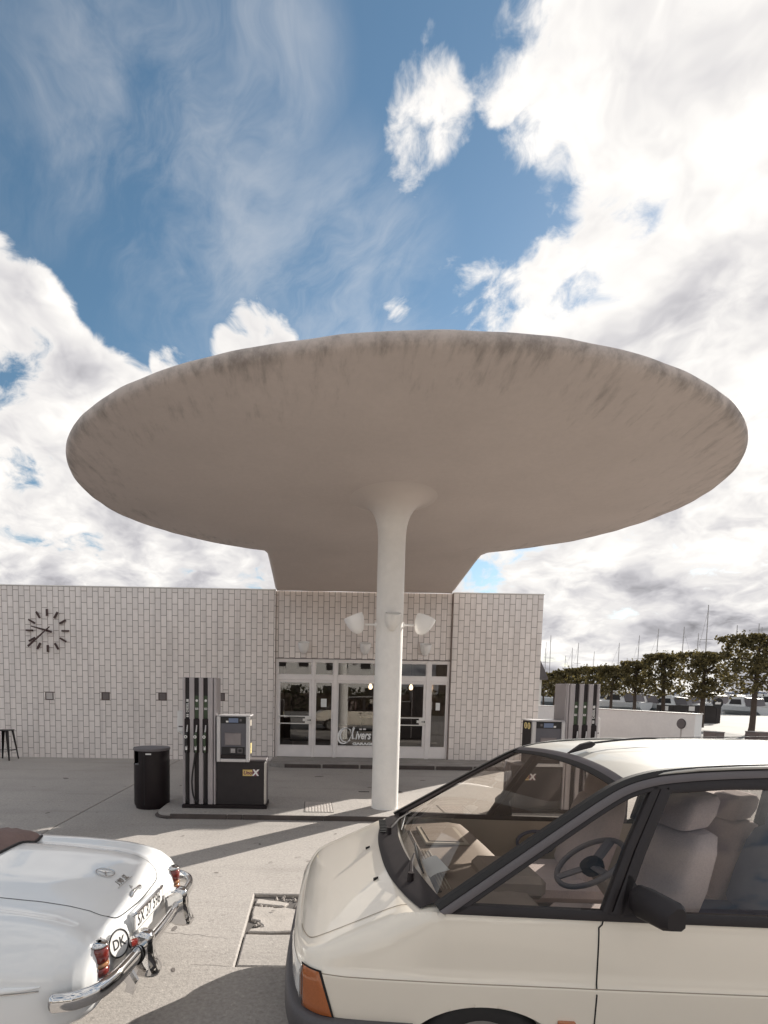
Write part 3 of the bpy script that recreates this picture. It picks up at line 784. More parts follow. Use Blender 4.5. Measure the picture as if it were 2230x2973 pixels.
# two faint ridges where the column paint has been patched
for z in (1.02, 0.77):
    mb = MB(); mb.tube([(PXc + .2062 * math.cos(a), PYc + .2062 * math.sin(a), z + .003 * math.sin(a * 3)) for a in [PI * 1.28 + PI * .34 * i / 12 for i in range(13)]], .0022, 5); obj('paint_ridge', mb, m_col, st)
# ------------------------------------------------------------------ glazed shop front
SF = MY + .02
VX = [(-.948, -.885), (.016, .089), (.581, .681), (1.69, 1.77), (2.07, 2.17), (3.036, 3.146), (3.60, 3.636)]
mb = MB()
for a, b in VX: mb.box(a, b, SF - .035, SF + .045, .101, 2.70, .006)
for i in range(6):
    a, b = VX[i][1], VX[i + 1][0]
    mb.box(a - .001, b + .001, SF - .030, SF + .04, 2.63, 2.70, .005); mb.box(a - .001, b + .001, SF - .030, SF + .04, 2.147, 2.273, .006)
mb.box(XM0 + .01, XM1 - .01, SF - .05, SF - .0, 2.70, 2.716)
front = obj('shop_front_frame', mb, m_frame, st)
mb = MB(); mb.box(XM0 + .004, XM1 - .004, SF - .062, SF - .051, 2.697, 2.712); obj('drip_strip', mb, m_black, st)
def pane(x0, x1, z0, z1, parent, y=SF + .004):
    bx = .022
    mb = MB()
    mb.box(x0, x1, y - .028, y + .02, z0, z0 + bx, .004); mb.box(x0, x1, y - .028, y + .02, z1 - bx, z1, .004)
    mb.box(x0, x0 + bx, y - .028, y + .02, z0 + bx, z1 - bx, .004); mb.box(x1 - bx, x1, y - .028, y + .02, z0 + bx, z1 - bx, .004)
    obj('glazing_bead', mb, m_frame, parent)
    mb = MB(); q = y - .004
    tl = R.uniform(-.004, .004); tz = R.uniform(-.003, .003)    # panes never sit dead flat
    mb.add([(x0 + bx, q - tl, z0 + bx), (x1 - bx, q + tl, z0 + bx), (x1 - bx, q + tl + tz, z1 - bx), (x0 + bx, q - tl + tz, z1 - bx)], [(0, 1, 2, 3)])
    return obj('pane', mb, m_pane, parent)
names = ['door', 'window', 'window', 'window', 'door', 'window']
for i in range(6):
    a, b = VX[i][1] + .002, VX[i + 1][0] - .002
    pane(a, b, 2.275, 2.629, front)
    mb = MB()
    s_ = .045 if names[i] == 'door' else .018
    mb.box(a, b, SF - .022, SF + .03, .108, .40, .006)
    mb.box(a, a + s_, SF - .022, SF + .03, .40, 2.145, .005); mb.box(b - s_, b, SF - .022, SF + .03, .40, 2.145, .005)
    mb.box(a + s_, b - s_, SF - .022, SF + .03, 2.10, 2.145, .005)
    d = obj(names[i], mb, m_frame, st)
    pane(a + s_, b - s_, .402, 2.098, d)
    if names[i] == 'door':
        for z in (1.189, .997):
            mb = MB(); mb.box(a + .01, b - .01, SF - .06, SF - .035, z - .014, z + .014, .006); obj('push_bar', mb, m_white, d)
        mb = MB(); mb.box(b - .17, b - .005, SF - .066, SF - .036, 1.0, 1.195, .005); mb.box(b - .23, b - .17, SF - .066, SF - .036, 1.06, 1.13, .005); obj('lock_plate', mb, m_white, d)
        mb = MB(); mb.box(b - .11, b - .02, SF - .09, SF - .075, 1.085, 1.10, .004); mb.box(b - .04, b - .02, SF - .09, SF - .064, 1.07, 1.115, .004); obj('handle', mb, m_ink, d)
        for z in (.55, 1.0, 1.75):
            mb = MB(); mb.cyl((a - .004, SF - .04, z), (a - .004, SF - .04, z + .09), .009, n=8); obj('hinge', mb, m_frame, d)
# shop lettering on the wide pane
LY = SF - .012
def on_pane(cx, cz): return lambda x, y, z: (cx + x, LY - z, cz + y)
def swash(cx, cz, rx, rz, w0, w1, a0, a1, tilt):
    mb = MB(); L_ = []
    for i in range(49):
        a = a0 + (a1 - a0) * i / 48; w = w0 + (w1 - w0) * math.sin(PI * i / 48) ** 1.5
        o = []
        for s_ in (-1, 1):
            x = (rx + s_ * w) * math.cos(a); z = (rz + s_ * w) * math.sin(a)
            o.append((cx + x * math.cos(tilt) - z * math.sin(tilt), LY, cz + x * math.sin(tilt) + z * math.cos(tilt)))
        L_.append(o)
    mb.grid(L_); return mb
mb = swash(.905, .690, .165, .215, .006, .024, rad(20), rad(395), rad(-22)); mb2 = swash(.955, .705, .165, .185, .005, .019, rad(60), rad(330), rad(-18))
mb.add(mb2.v, mb2.f)
# tall looped l
mb.tube([(1.115, LY, .60), (1.10, LY, .70), (1.13, LY, .82), (1.165, LY, .90), (1.150, LY, .93), (1.122, LY, .88), (1.115, LY, .76), (1.13, LY, .63), (1.165, LY, .61)], .015, 6)
m_letter = mat('white_vinyl', (.92, .91, .90), .5)
sign = obj('shop_lettering', mb, m_letter, st, smooth=0)
obj('letters', text_mesh('ivers', .31, on_pane(1.39, .70), .001, shear=.28, bold=.009, sx=.68), m_letter, sign, smooth=0, fix=False)
obj('letters', text_mesh('GARAGE', .085, on_pane(1.40, .475), .001, bold=.005, sx=1.70), m_letter, sign, smooth=0, fix=False)
mb = MB(); mb.box(1.29, 1.36, LY - .001, LY, .845, .885); mb.box(1.39, 1.47, LY - .001, LY, .850, .890); obj('small_print', mb, m_frame, sign, smooth=0)
for (x, z, w, h) in ((.335, 1.55, .15, .22), (3.36, 1.50, .11, .2)):
    mb = MB(); mb.box(x - w / 2, x + w / 2, SF - .012, SF - .010, z - h / 2, z + h / 2); obj('notice', mb, m_paper, st)
# things inside the shop
t = thing('shop_counter', 'dark counter inside the shop behind the right door', 'counter', (2.8, 16.3, .1))
mb = MB(); mb.box(1.6, 3.5, 16.1, 16.6, .1, 1.05, .01); obj('body', mb, m_fence, t)
mb = MB(); mb.box(1.55, 3.55, 16.05, 16.65, 1.05, 1.09, .01); obj('counter_top', mb, m_dashl, t)
t = thing('shop_display', 'tall dark display board inside the shop behind the left door', 'display board', (-.3, 15.6, .1))
mb = MB(); mb.box(-.62, -.02, 15.5, 15.56, .35, 1.75, .01); obj('board', mb, m_black, t)
for x in (-.55, -.1):
    mb = MB(); mb.box(x, x + .04, 15.56, 15.6, .1, 1.7); obj('leg', mb, m_mast, t)
t = thing('cafe_table', 'small round table inside the shop behind the wide window', 'table', (1.0, 15.4, .1))
mb = MB(); mb.lathe([(0, .85), (.38, .85), (.38, .82), (0, .82)], 20, (1.0, 15.4, 0)); obj('table_top', mb, m_dashl, t)
mb = MB(); mb.cyl((1.0, 15.4, .1), (1.0, 15.4, .82), .03); obj('leg', mb, m_black, t)
for i, (x, y) in enumerate(((1.78, 15.6), (3.02, 15.7), (3.58, 15.6))):
    t = thing('pendant_lamp', ('lit bulb hanging in the shop left of the column', 'lit bulb hanging behind the right shop door', 'lit bulb hanging behind the narrow right window')[i], 'pendant lamp', (x, y, 2.94), 0, 'bulbs hanging inside the shop')
    mb = MB(); mb.cyl((x, y, 2.1), (x, y, 2.94), .006, n=6); obj('cord', mb, m_ink, t)
    mb = MB(); mb.lathe([(.0, -.09), (.04, -.08), (.06, -.03), (.05, .03), (.025, .08), (0, .1)], 12, (x, y, 2.02)); obj('bulb', mb, mat('bulb', (.9, .8, .6), .3, emit=(1.0, .78, .5), estr=2.0), t)
# ------------------------------------------------------------------ lamps
def bowl(parent, c, axis, r, h, mtl, name='lamp_shade'):
    q = Vector(axis).to_track_quat('Z', 'Y').to_matrix().to_4x4()
    pr = []
    for i in range(11):
        u = i / 10; pr.append((r * (math.sin(u * PI / 2) ** .85), h * (1 - math.cos(u * PI / 2)) ** .9))
    pr += [(r - .006, h - .002)] + [(max(a - .010, 0), b + .010) for a, b in pr[::-1][1:]]
    mb = MB(); mb.lathe(pr, 28, c, q); return obj(name, mb, mtl, parent, smooth=50)
m_lamp = mat('lamp_enamel', (0.88, 0.86, 0.84), .35, var=.02)
for k, (dx, dy, lab) in enumerate(((-1, 0, 'white uplight bowl on a short arm, left side of the column'), (1, 0, 'white uplight bowl on a short arm, right side of the column'), (0, -1, 'white uplight bowl on the front of the column'))):
    t = thing('column_lamp', lab, 'lamp', (PXc + dx * .2, PYc + dy * .2, 2.93), 0, 'uplight bowls round the column')
    off = .33 if dx else .10
    c = (PXc + dx * (.205 + off + .02), PYc + dy * (.205 + .03), 2.765)
    ax = Vector((dx * .40, dy * .30, 1)).normalized()
    if dx:
        bowl(t, (c[0] - dx * .10, c[1], c[2]), ax, .150, .285, m_lamp)
        mb = MB(); mb.cyl((PXc + dx * .20, PYc, 2.905), (PXc + dx * .37, PYc, 2.905), .016); obj('arm', mb, m_lamp, t)
        mb = MB(); mb.cyl((PXc + dx * .195, PYc, 2.905), (PXc + dx * .222, PYc, 2.905), .05, .04); obj('wall_rose', mb, m_lamp, t)
    else:
        bowl(t, (PXc, PYc - .235, 2.79), Vector((0, -.35, 1)).normalized(), .115, .26, m_col)
        mb = MB(); mb.cyl((PXc, PYc - .195, 2.905), (PXc, PYc - .25, 2.905), .016); obj('arm', mb, m_lamp, t)
for x, lab in ((-.216, 'small white uplight bowl on the tiled wall above the left door'), (1.38, 'small white uplight bowl on the tiled wall above the wide window'), (2.945, 'small white uplight bowl on the tiled wall right of the column')):
    t = thing('wall_lamp', lab, 'lamp', (x, MY, 2.98), 0, 'uplight bowls over the shop front')
    bowl(t, (x, MY - .10, 2.82), Vector((0, -.30, 1)).normalized(), .145, .31, m_lamp)
    mb = MB(); mb.cyl((x, MY - .004, 2.96), (x, MY - .12, 2.96), .02); obj('arm', mb, m_lamp, t)
# ------------------------------------------------------------------ wall clock
t = thing('wall_clock', 'large bronze clock of bars and hands on the tiled wall', 'clock', (-6.85, WY, 3.30))
CKX, CKZ = -6.852, 3.305
def bar(l0, l1, w, ang, y0, y1, name, taper=1.0):
    dx, dz = math.sin(ang), math.cos(ang); nx, nz_ = dz, -dx
    po = [(dx * l0 + nx * w, dz * l0 + nz_ * w), (dx * l1 + nx * w * taper, dz * l1 + nz_ * w * taper), (dx * l1 - nx * w * taper, dz * l1 - nz_ * w * taper), (dx * l0 - nx * w, dz * l0 - nz_ * w)]
    mb = MB(); mb.prism(po, lambda a, b, q: (CKX + a, q, CKZ + b), y0, y1); return obj(name, mb, m_clock, t)
for i in range(12): bar(.372, .55, .020, i * PI / 6, WY - .062, WY - .022, 'hour_mark')
for i in range(12):
    q = .46; mb = MB(); mb.cyl((CKX + q * math.sin(i * PI / 6), WY - .03, CKZ + q * math.cos(i * PI / 6)), (CKX + q * math.sin(i * PI / 6), WY - .004, CKZ + q * math.cos(i * PI / 6)), .01, n=6); obj('stand_off', mb, m_clock, t)
bar(-.14, .62, .012, rad(228), WY - .14, WY - .125, 'minute_hand', 2.2)
bar(-.15, .40, .03, rad(285), WY - .115, WY - .10, 'hour_hand', .45)
mb = MB(); mb.cyl((CKX, WY - .15, CKZ), (CKX, WY - .004, CKZ), .03); obj('hub', mb, m_clock, t)

# ------------------------------------------------------------------ fuel pumps
def pump(x0, mir, label):
    """x0: outer edge of the tower; mir=1 tower left of the terminal, -1 mirrored"""
    YF = 7.77
    X = lambda a: x0 + mir * a
    t = thing('fuel_pump', label, 'fuel pump', (X(.62), 7.98, .07), 0, 'fuel pumps at both ends of the island')
    def bx(name, a0, a1, y0, y1, z0, z1, m, b=.004, par=None):
        u, v = sorted((X(a0), X(a1))); mb = MB(); mb.box(u, v, y0, y1, z0, z1, b); return obj(name, mb, m, par or t)
    bx('plinth', -.015, 1.275, YF - .02, 8.22, .071, .125, m_black, .006)
    tw = bx('tower', 0.0, .465, YF + .035, 8.17, .125, 2.05, m_dark, .006)
    bx('side_panel', .455, .500, YF + .02, 8.165, .126, 2.052, m_grey, .012)
    bx('side_panel', -.006, .034, YF + .005, 8.165, .126, 2.052, m_grey, .010)
    for a, b in ((.096, .170), (.238, .305), (.372, .452)): bx('pilaster', a, b, YF, YF + .06, .126, 2.05, m_grey, .008)
    bx('pilaster', .462, .492, YF - .002, YF + .05, .126, 2.05, m_grey, .008)
    ch = ((.034, .096), (.170, .238), (.305, .372))
    order = (0, 1, 2) if mir > 0 else (2, 1, 0)          # diesel stands at the outer side of each pump
    for k, (a, b) in enumerate(ch):
        cx = (a + b) / 2; diesel = (k == 0)
        bx('fuel_label', a + .003, b - .003, YF + .026, YF + .036, 1.435, 1.78, m_ink if diesel else m_green, .002)
        tm = lambda zz: (lambda x, y, z: (X(cx) + x, YF + .0235 - z, zz + y))
        mb = MB()
        if diesel: mb.box(X(cx) - .017, X(cx) + .017, YF + .0225, YF + .0262, 1.685, 1.725)
        else: mb.cyl((X(cx), YF + .0225, 1.705), (X(cx), YF + .0265, 1.705), .019, n=16)
        obj('round_label', mb, m_label, t)
        if diesel:
            me = text_mesh('DIESEL', .05, lambda x, y, z: (X(cx) - y * 1.0, YF + .0232 - z, 1.60 + x), .0008, bold=.0012); obj('grade_text', me, m_label, t, smooth=0, fix=False)
            mb = MB(); mb.box(X(cx) - .016, X(cx) + .016, YF + .0225, YF + .0262, 1.455, 1.475); mb.box(X(cx) - .016, X(cx) + .016, YF + .0225, YF + .0262, 1.482, 1.50); obj('grade_plate', mb, m_label, t)
        else:
            mb = MB(); mb.box(X(cx) - .022, X(cx) + .022, YF + .0225, YF + .0262, 1.567, 1.597, .001); obj('grade_plate', mb, m_label, t)
            me = text_mesh('95' if k == 1 else '100', .028, lambda x, y, z: (X(cx) + x, YF + .0215 - z, 1.582 + y), .0004); obj('grade_text', me, m_ink, t, smooth=0, fix=False)
        # holster, nozzle and hose
        bx('holster', a - .010, b + .010, YF - .012, YF + .04, .915, 1.432, m_black, .010)
        hx = X(cx)
        nz_ = MB(); nz_.tube([(hx + .012, YF - .035, 1.34), (hx + .008, YF - .04, 1.27), (hx, YF - .045, 1.20)], [.008, .010, .012], 8)
        noz = obj('nozzle', nz_, m_silver, t)
        mb = MB(); mb.tube([(hx + .004, YF - .045, 1.235), (hx - .002, YF - .055, 1.18), (hx - .004, YF - .06, 1.10), (hx, YF - .05, 1.0), (hx, YF - .045, .93)], [.013, .024, .022, .018, .016], 8); obj('grip', mb, m_ink if diesel else m_green, noz)
        mb = MB(); mb.cyl((hx - .006, YF - .082, 1.165), (hx - .006, YF - .05, 1.165), .024, n=14); obj('cap', mb, m_label, noz)
        mb = MB(); mb.cyl((hx - .006, YF - .0835, 1.165), (hx - .006, YF - .082, 1.165), .011, n=10); obj('cap_mark', mb, m_green, noz)
        mb = MB(); mb.box(hx - .014, hx + .014, YF - .068, YF - .03, .965, 1.03, .003); obj('swivel', mb, m_label, noz)
        sw = mir * (-.05 if k == 1 else .004) - .01
        mb = MB(); mb.tube(spline([(hx, YF - .045, .95), (hx + sw * .5, YF - .05, .75), (hx + sw, YF - .045, .5), (hx + sw * .7, YF - .04, .28), (hx + .01, YF - .03, .17), (hx + .02, YF + .02, .20)], 5), .013, 8); obj('hose', mb, m_rubber, t)
    # base cabinet
    cab = bx('cabinet', .505, 1.235, YF, 8.2, .125, .80, m_dark, .010)
    bx('cabinet_top', .50, 1.262, YF - .008, 8.21, .80, .828, m_trim, .008)
    for i in range(3): bx('corner_rib', 1.225 + .004 * i, 1.262, YF + .10 + .10 * i, YF + .16 + .10 * i, .13, .80, m_trim, .012)
    bx('corner_post', 1.21, 1.262, YF + .004, YF + .05, .126, .80, m_steel if mir > 0 else m_dark, .018)
    # payment terminal
    tb = bx('terminal', .512, 1.005, YF - .01, 8.12, .79, 1.475, m_dark, .012)
    bx('terminal_top', .515, 1.02, YF - .03, 8.13, 1.475, 1.495, m_silver, .006)
    for a, b, z0, z1 in ((.515, .570, .79, 1.475), (.955, 1.01, .79, 1.475), (.57, .955, .79, .838)): bx('terminal_frame', a, b, YF - .045, YF + .0, z0, z1, m_silver, .006)
    bx('terminal_face', .571, .954, YF - .030, YF - .004, .90, 1.474, m_slate, .004)
    bx('terminal_sill', .571, .954, YF - .034, YF - .004, .839, .899, m_black, .004)
    bx('display_panel', .575, .950, YF - .034, YF - .029, 1.372, 1.470, m_ink, .002)
    bx('display', .695, .838, YF - .037, YF - .033, 1.385, 1.452, m_lcd, .001)
    mb = MB(); mb.box(*sorted((X(.655), X(.690))), YF - .037, YF - .033, 1.387, 1.412); obj('sticker', mb, m_label, t)
    mb = MB(); mb.box(*sorted((X(.858), X(.890))), YF - .037, YF - .033, 1.405, 1.44); obj('sticker', mb, m_trim, t)
    bx('screen_bezel', .630, .885, YF - .034, YF - .028, 1.040, 1.235, m_trim, .003)
    bx('screen', .642, .873, YF - .036, YF - .033, 1.052, 1.223, m_screen, .001)
    bx('keypad_panel', .588, .935, YF - .036, YF - .028, .905, 1.02, m_ink, .003)
    bx('card_slot', .715, .80, YF - .042, YF - .034, .925, 1.0, m_trim, .003); bx('card_slot', .828, .905, YF - .042, YF - .034, .925, 1.0, m_trim, .003)
    mb = MB()
    for i in range(3):
        for j in range(3): mb.box(*sorted((X(.733 + i * .020), X(.747 + i * .020))), YF - .046, YF - .041, .935 + j * .021, .950 + j * .021)
    obj('keys', mb, m_silver, t)
    bx('cup', .842, .892, YF - .046, YF - .041, .94, .985, m_ink, .002)
    mb = MB(); xs = sorted((X(1.0048), X(1.0078)))
    if mir > 0:
        mb.box(xs[0], xs[1], YF + .12, YF + .25, .90, 1.06); obj('sticker', mb, m_yellow, t)
        mb = MB(); mb.box(xs[0], xs[1], YF + .08, YF + .22, 1.33, 1.42); obj('sticker', mb, m_dashl, t)
    else:
        for dy in (.10, .22):
            mb = MB(); mb.cyl((xs[0], YF + dy, 1.40), (xs[1], YF + dy, 1.40), .05, n=18); obj('sticker', mb, m_yellow, t)
            mb = MB(); mb.box(xs[0] - .001, xs[1], YF + dy - .012, YF + dy + .012, 1.37, 1.43); obj('sticker_mark', mb, m_plum, t)
    # brand plate on the cabinet
    pc = X(.505 + .525)
    mb = MB(); mb.box(pc - .125, pc + .020, YF - .006, YF - .001, .575, .672, .002); br = obj('brand_plate', mb, m_tan, t)
    mb = MB(); mb.box(pc + .021, pc + .115, YF - .006, YF - .001, .575, .672, .002); obj('brand_plate', mb, m_plum, t)
    obj('brand_text', text_mesh('Uno', .078, lambda x, y, z: (pc - .052 + x, YF - .0075 - z, .623 + y), .0006, shear=.25, bold=.0025, sx=.95), m_plum, br, smooth=0, fix=False)
    obj('brand_text', text_mesh('X', .125, lambda x, y, z: (pc + .068 + x, YF - .0078 - z, .6235 + y), .0006, shear=.1, bold=.006, sx=.95), m_label, br, smooth=0, fix=False)
    # paper-towel dispenser on the outer flank
    xs = sorted((X(-.125), X(-.008)))
    mb = MB(); mb.box(xs[0], xs[1], YF + .16, YF + .30, 1.21, 1.54, .012); pd = obj('towel_dispenser', mb, m_label, t)
    mb = MB(); mb.box(xs[0] + .02, xs[1] - .02, YF + .157, YF + .161, 1.29, 1.31); obj('print', mb, m_trim, pd)
    mb = MB(); mb.tube([((xs[0] + xs[1]) / 2, YF + .2, 1.22), ((xs[0] + xs[1]) / 2 + .02, YF + .18, 1.17)], [.04, .005], 6); obj('towel_end', mb, m_paper, pd)
    return t
pump(-1.925, 1, 'grey fuel pump with payment terminal beside the black litter bin')
pump(4.345, -1, 'grey fuel pump with payment terminal rising behind the cream minivan roof')
# ------------------------------------------------------------------ litter bin
BX, BY, BR = -2.505, 8.13, .272
t = thing('litter_bin', 'round black litter bin at the left end of the pump island', 'litter bin', (BX, BY, 0))
def arcg(r, z0, z1, a0, a1, n=40, nz=2):
    mb = MB(); mb.grid([[(BX + r * math.cos(a0 + (a1 - a0) * i / n), BY + r * math.sin(a0 + (a1 - a0) * i / n), lerp(z0, z1, j / nz)) for i in range(n + 1)] for j in range(nz + 1)]); return mb
mb = MB(); mb.lathe([(BR - .03, .0), (BR - .02, .03), (BR - .008, .05), (BR, .075), (BR, .70)], 48, (BX, BY, 0)); body = obj('body', mb, m_black, t, smooth=40)
oa, ob = rad(185), rad(240)                      # mouth of the bin, facing left and forward
mb = arcg(BR, .70, .925, ob, oa + 2 * PI); m2 = arcg(BR - .012, .70, .925, ob, oa + 2 * PI); mb.add(m2.v, m2.f)
for a in (oa, ob):
    mb.add([(BX + BR * math.cos(a), BY + BR * math.sin(a), .70), (BX + BR * math.cos(a), BY + BR * math.sin(a), .925), (BX + (BR - .012) * math.cos(a), BY + (BR - .012) * math.sin(a), .925), (BX + (BR - .012) * math.cos(a), BY + (BR - .012) * math.sin(a), .70)], [(0, 1, 2, 3)])
obj('upper_body', mb, m_black, t, smooth=40)
mb = MB(); mb.lathe([(BR - .012, .55), (BR - .012, .69), (.0, .69)], 32, (BX, BY, 0)); obj('liner', mb, m_silver, t)
mb = MB(); mb.lathe([(BR - .01, .905), (BR + .008, .912), (BR + .01, .935), (BR + .004, .95), (.0, .956)], 48, (BX, BY, 0)); obj('lid', mb, m_trim, t, smooth=30)
a = rad(262); mb = MB(); mb.box(-.002, .002, -.004, .004, .05, .90); 
mb = MB(); mb.tube([(BX + (BR + .001) * math.cos(a), BY + (BR + .001) * math.sin(a), .08), (BX + (BR + .001) * math.cos(a), BY + (BR + .001) * math.sin(a), .89)], .0045, 6); obj('door_seam', mb, m_ink, t)
a = rad(276); P = Vector((BX + (BR + .002) * math.cos(a), BY + (BR + .002) * math.sin(a), .872)); mm = Matrix.Translation(P) @ Matrix.Rotation(a - PI * 1.5, 4, 'Z')
mb = MB(); mb.box(-.042, .042, -.004, .003, -.011, .011, .002, mm); obj('name_plate', mb, m_label, t)
# ------------------------------------------------------------------ metal stool by the wall
def stool(x, y, label):
    t = thing('metal_stool', label, 'stool', (x, y, 0))
    hs, ht, H = .215, .155, .76
    mb = MB(); mb.box(x - ht - .005, x + ht + .005, y - ht - .005, y + ht + .005, H - .025, H, .012); obj('seat', mb, m_black, t)
    for sx in (-1, 1):
        for sy in (-1, 1):
            mb = MB()
            p0 = Vector((x + sx * hs, y + sy * hs, 0)); p1 = Vector((x + sx * (ht - .015), y + sy * (ht - .015), H - .02))
            L_ = []
            for q in range(2):
                p = (p0, p1)[q]; w = (.018, .042)[q]
                L_.append([(p.x - sx * w * 1.4, p.y, p.z), (p.x, p.y, p.z), (p.x, p.y - sy * w * 1.4, p.z), (p.x - sx * .008, p.y - sy * w * 1.4, p.z), (p.x - sx * .008, p.y - sy * .008, p.z), (p.x - sx * w * 1.4, p.y - sy * .008, p.z)])
            mb.grid(L_, closed=True); obj('leg', mb, m_black, t, smooth=0)
    for z, in ((.24,),):
        q = lerp(hs, ht, z / H) - .012
        for a, b in (((-1, -1), (1, -1)), ((1, -1), (1, 1)), ((1, 1), (-1, 1)), ((-1, 1), (-1, -1))):
            mb = MB(); mb.cyl((x + a[0] * q, y + a[1] * q, z), (x + b[0] * q, y + b[1] * q, z), .008, n=6); obj('rung', mb, m_black, t)
    return t
stool(-7.72, 13.05, 'dark metal bar stool at the left end of the tiled wall')

# ------------------------------------------------------------------ cream minivan
VC = 2.99                                        # centre line
van = thing('minivan', 'cream minivan with black trim parked across the front of the picture', 'minivan', (2.0, VC, 0))
OUT = [(-.075, 0.0), (-.073, .22), (-.066, .42), (-.052, .58), (-.030, .70), (-.008, .765), (.022, .806), (.062, .836), (.11, .856), (.20, .870), (.34, .878), (.44, .881), (.505, .883), (.58, .885), (.68, .886), (.79, .887), (.90, .887), (1.0, .888), (1.08, .888), (1.25, .890),
       (1.6, .890), (2.0, .890), (2.4, .888), (2.9, .885), (3.2, .882), (3.45, .88), (3.75, .875), (4.0, .86), (4.10, .82), (4.14, .70), (4.15, .35), (4.15, 0.0)]
OUT = spline(OUT, 3)
NO = len(OUT)
ON = []
for i in range(NO):
    a = Vector(OUT[max(i - 1, 0)]); c = Vector(OUT[min(i + 1, NO - 1)]); tt = (c - a).normalized(); ON.append(Vector((-tt.y, tt.x)))
ON[0] = Vector((-1, 0)); ON[-1] = Vector((1, 0))
SZX = [-.08, -.06, -.04, -.02, 0, .05, .1, .2, .3, .44, .56, .8, 2.0, 4.2]
SZZ = [.630, .652, .676, .694, .708, .736, .762, .812, .860, .926, .955, .957, .952, .95]
def sz(x): return interp(SZX, SZZ, x)
def side_pt(i, ins, z, s):
    x = OUT[i][0] - ON[i].x * ins; v = OUT[i][1] - ON[i].y * ins
    return (x, VC + s * v, z)
def sideness(i): return abs(ON[i].y)
ROWS = [(.30, .05), (.34, .022), (.45, .006), (.56, .002), (.640, .0), (.657, .0), (.662, .004), (.668, .009)]
def body_col(i, s):
    col = []
    sd = sideness(i)
    for z, ins in ROWS: col.append(side_pt(i, ins, z, s))
    x0 = OUT[i][0]
    d1 = lerp(.030, lerp(.105, .034, sstep(.36, .62, x0)), sd)
    top = sz(x0 - ON[i].x * d1)
    for u, q in ((.22, .12), (.45, .20), (.66, .32), (.82, .48), (.93, .70), (1.0, 1.0)):
        col.append(side_pt(i, .009 + (d1 - .009) * q, lerp(.668, top, u), s))
    return col
# lower body and shoulders, with the front wheel arches cut out
AX, AZ, ARX, ARZ = .79, .29, .365, .272
ARC = [(AX, AZ), (3.37, AZ)]
body = MB()
for s in (-1, 1):
    cols = [body_col(i, s) for i in range(NO)]
    nr = len(cols[0])
    # refine lower rows near the arches
    body_v = []
    for i, c in enumerate(cols):
        lo = c[:6]; fine = []
        for k in range(len(lo) - 1):
            for q in range(5): fine.append(tuple(lerp(a, b, q / 5) for a, b in zip(lo[k], lo[k + 1])))
        body_v.append(fine + c[5:])
    # insert extra columns between arch x range
    dense = []
    for i in range(len(body_v)):
        dense.append(body_v[i])
        if i + 1 < len(body_v) and (.35 < OUT[i][0] < 1.2 or 2.9 < OUT[i][0] < 3.8) and sideness(i) > .9:
            for q in (1, 2, 3, 4, 5): dense.append([tuple(lerp(a, b, q / 6) for a, b in zip(body_v[i][k], body_v[i + 1][k])) for k in range(len(body_v[i]))])
    n = len(dense); m = len(dense[0]); keep = {}
    def inside(p):
        for ax, az in ARC:
            if ((p[0] - ax) / ARX) ** 2 + ((p[2] - az) / ARZ) ** 2 < 1 and p[2] < .60: return (ax, az)
        return None
    for i in range(n):
        for k in range(m):
            p = dense[i][k]; h = inside(p)
            keep[(i, k)] = h is None
    for i in range(n):
        for k in range(m):
            if not keep[(i, k)]:
                nb = any(keep.get((i + a, k + b), False) for a in (-1, 0, 1) for b in (-1, 0, 1))
                if nb:                               # snap to the arch curve
                    p = dense[i][k]; ax, az = inside(p)
                    dx, dz = (p[0] - ax) / ARX, (p[2] - az) / ARZ; l = math.hypot(dx, dz) or 1
                    dense[i][k] = (ax + dx / l * ARX, p[1], az + dz / l * ARZ); keep[(i, k)] = 'edge'
    vs = [p for c in dense for p in c]; fs = []
    for i in range(n - 1):
        for k in range(m - 1):
            q = [(i, k), (i + 1, k), (i + 1, k + 1), (i, k + 1)]
            if all(keep[w] for w in q):
                fs.append(tuple(a * m + b for a, b in q))
    body.add(vs, fs)
# bonnet: cross lines between the two shoulder rings
NEARR = [body_col(i, -1)[-1] for i in range(NO)]
st_i = [i for i in range(NO) if NEARR[i][0] <= .62]
US = .91                                          # the shut line runs along this fraction of the half width
def hood_row(i, us):
    x, y, z = NEARR[i]; v = VC - y
    return [(x, VC + u * v, z + .016 * (1 - u * u) * min(1, v / .7)) for u in us]
mb = MB(); mb.grid([hood_row(i, [-US + 2 * US * k / 24 for k in range(25)]) for i in st_i]); obj('bonnet', mb, m_cream, van, smooth=50, weld=.0002)
for s in (-1, 1): body.grid([hood_row(i, [s * q for q in (1, .97, .94, US)]) for i in st_i])
bd = obj('body', body, m_cream, van, smooth=50, weld=.0004)
def hood_z(x, y):
    i = min(st_i, key=lambda q: abs(NEARR[q][0] - x)); v = VC - NEARR[i][1]; u = (y - VC) / max(v, .01)
    return sz(x) + .016 * (1 - min(1, u * u)) * min(1, v / .7)
def ribbon3(path, nrmf, w, m, name, parent=None, lift=.0008):
    mb = MB(); L_ = []; P = [Vector(p) for p in path]
    for i, p in enumerate(P):
        t_ = (P[min(i + 1, len(P) - 1)] - P[max(i - 1, 0)]).normalized(); nn = Vector(nrmf(p)).normalized(); sdv = t_.cross(nn).normalized() * w
        q = p + nn * lift; L_.append([tuple(q + sdv), tuple(q - sdv)])
    mb.grid(L_); return obj(name, mb, m, parent or van, smooth=0)
m_gap = mat('panel_gap', (0.012, 0.011, 0.011), 0.8)
m_gapl = mat('panel_gap_light', (0.34, 0.28, 0.21), 0.8)
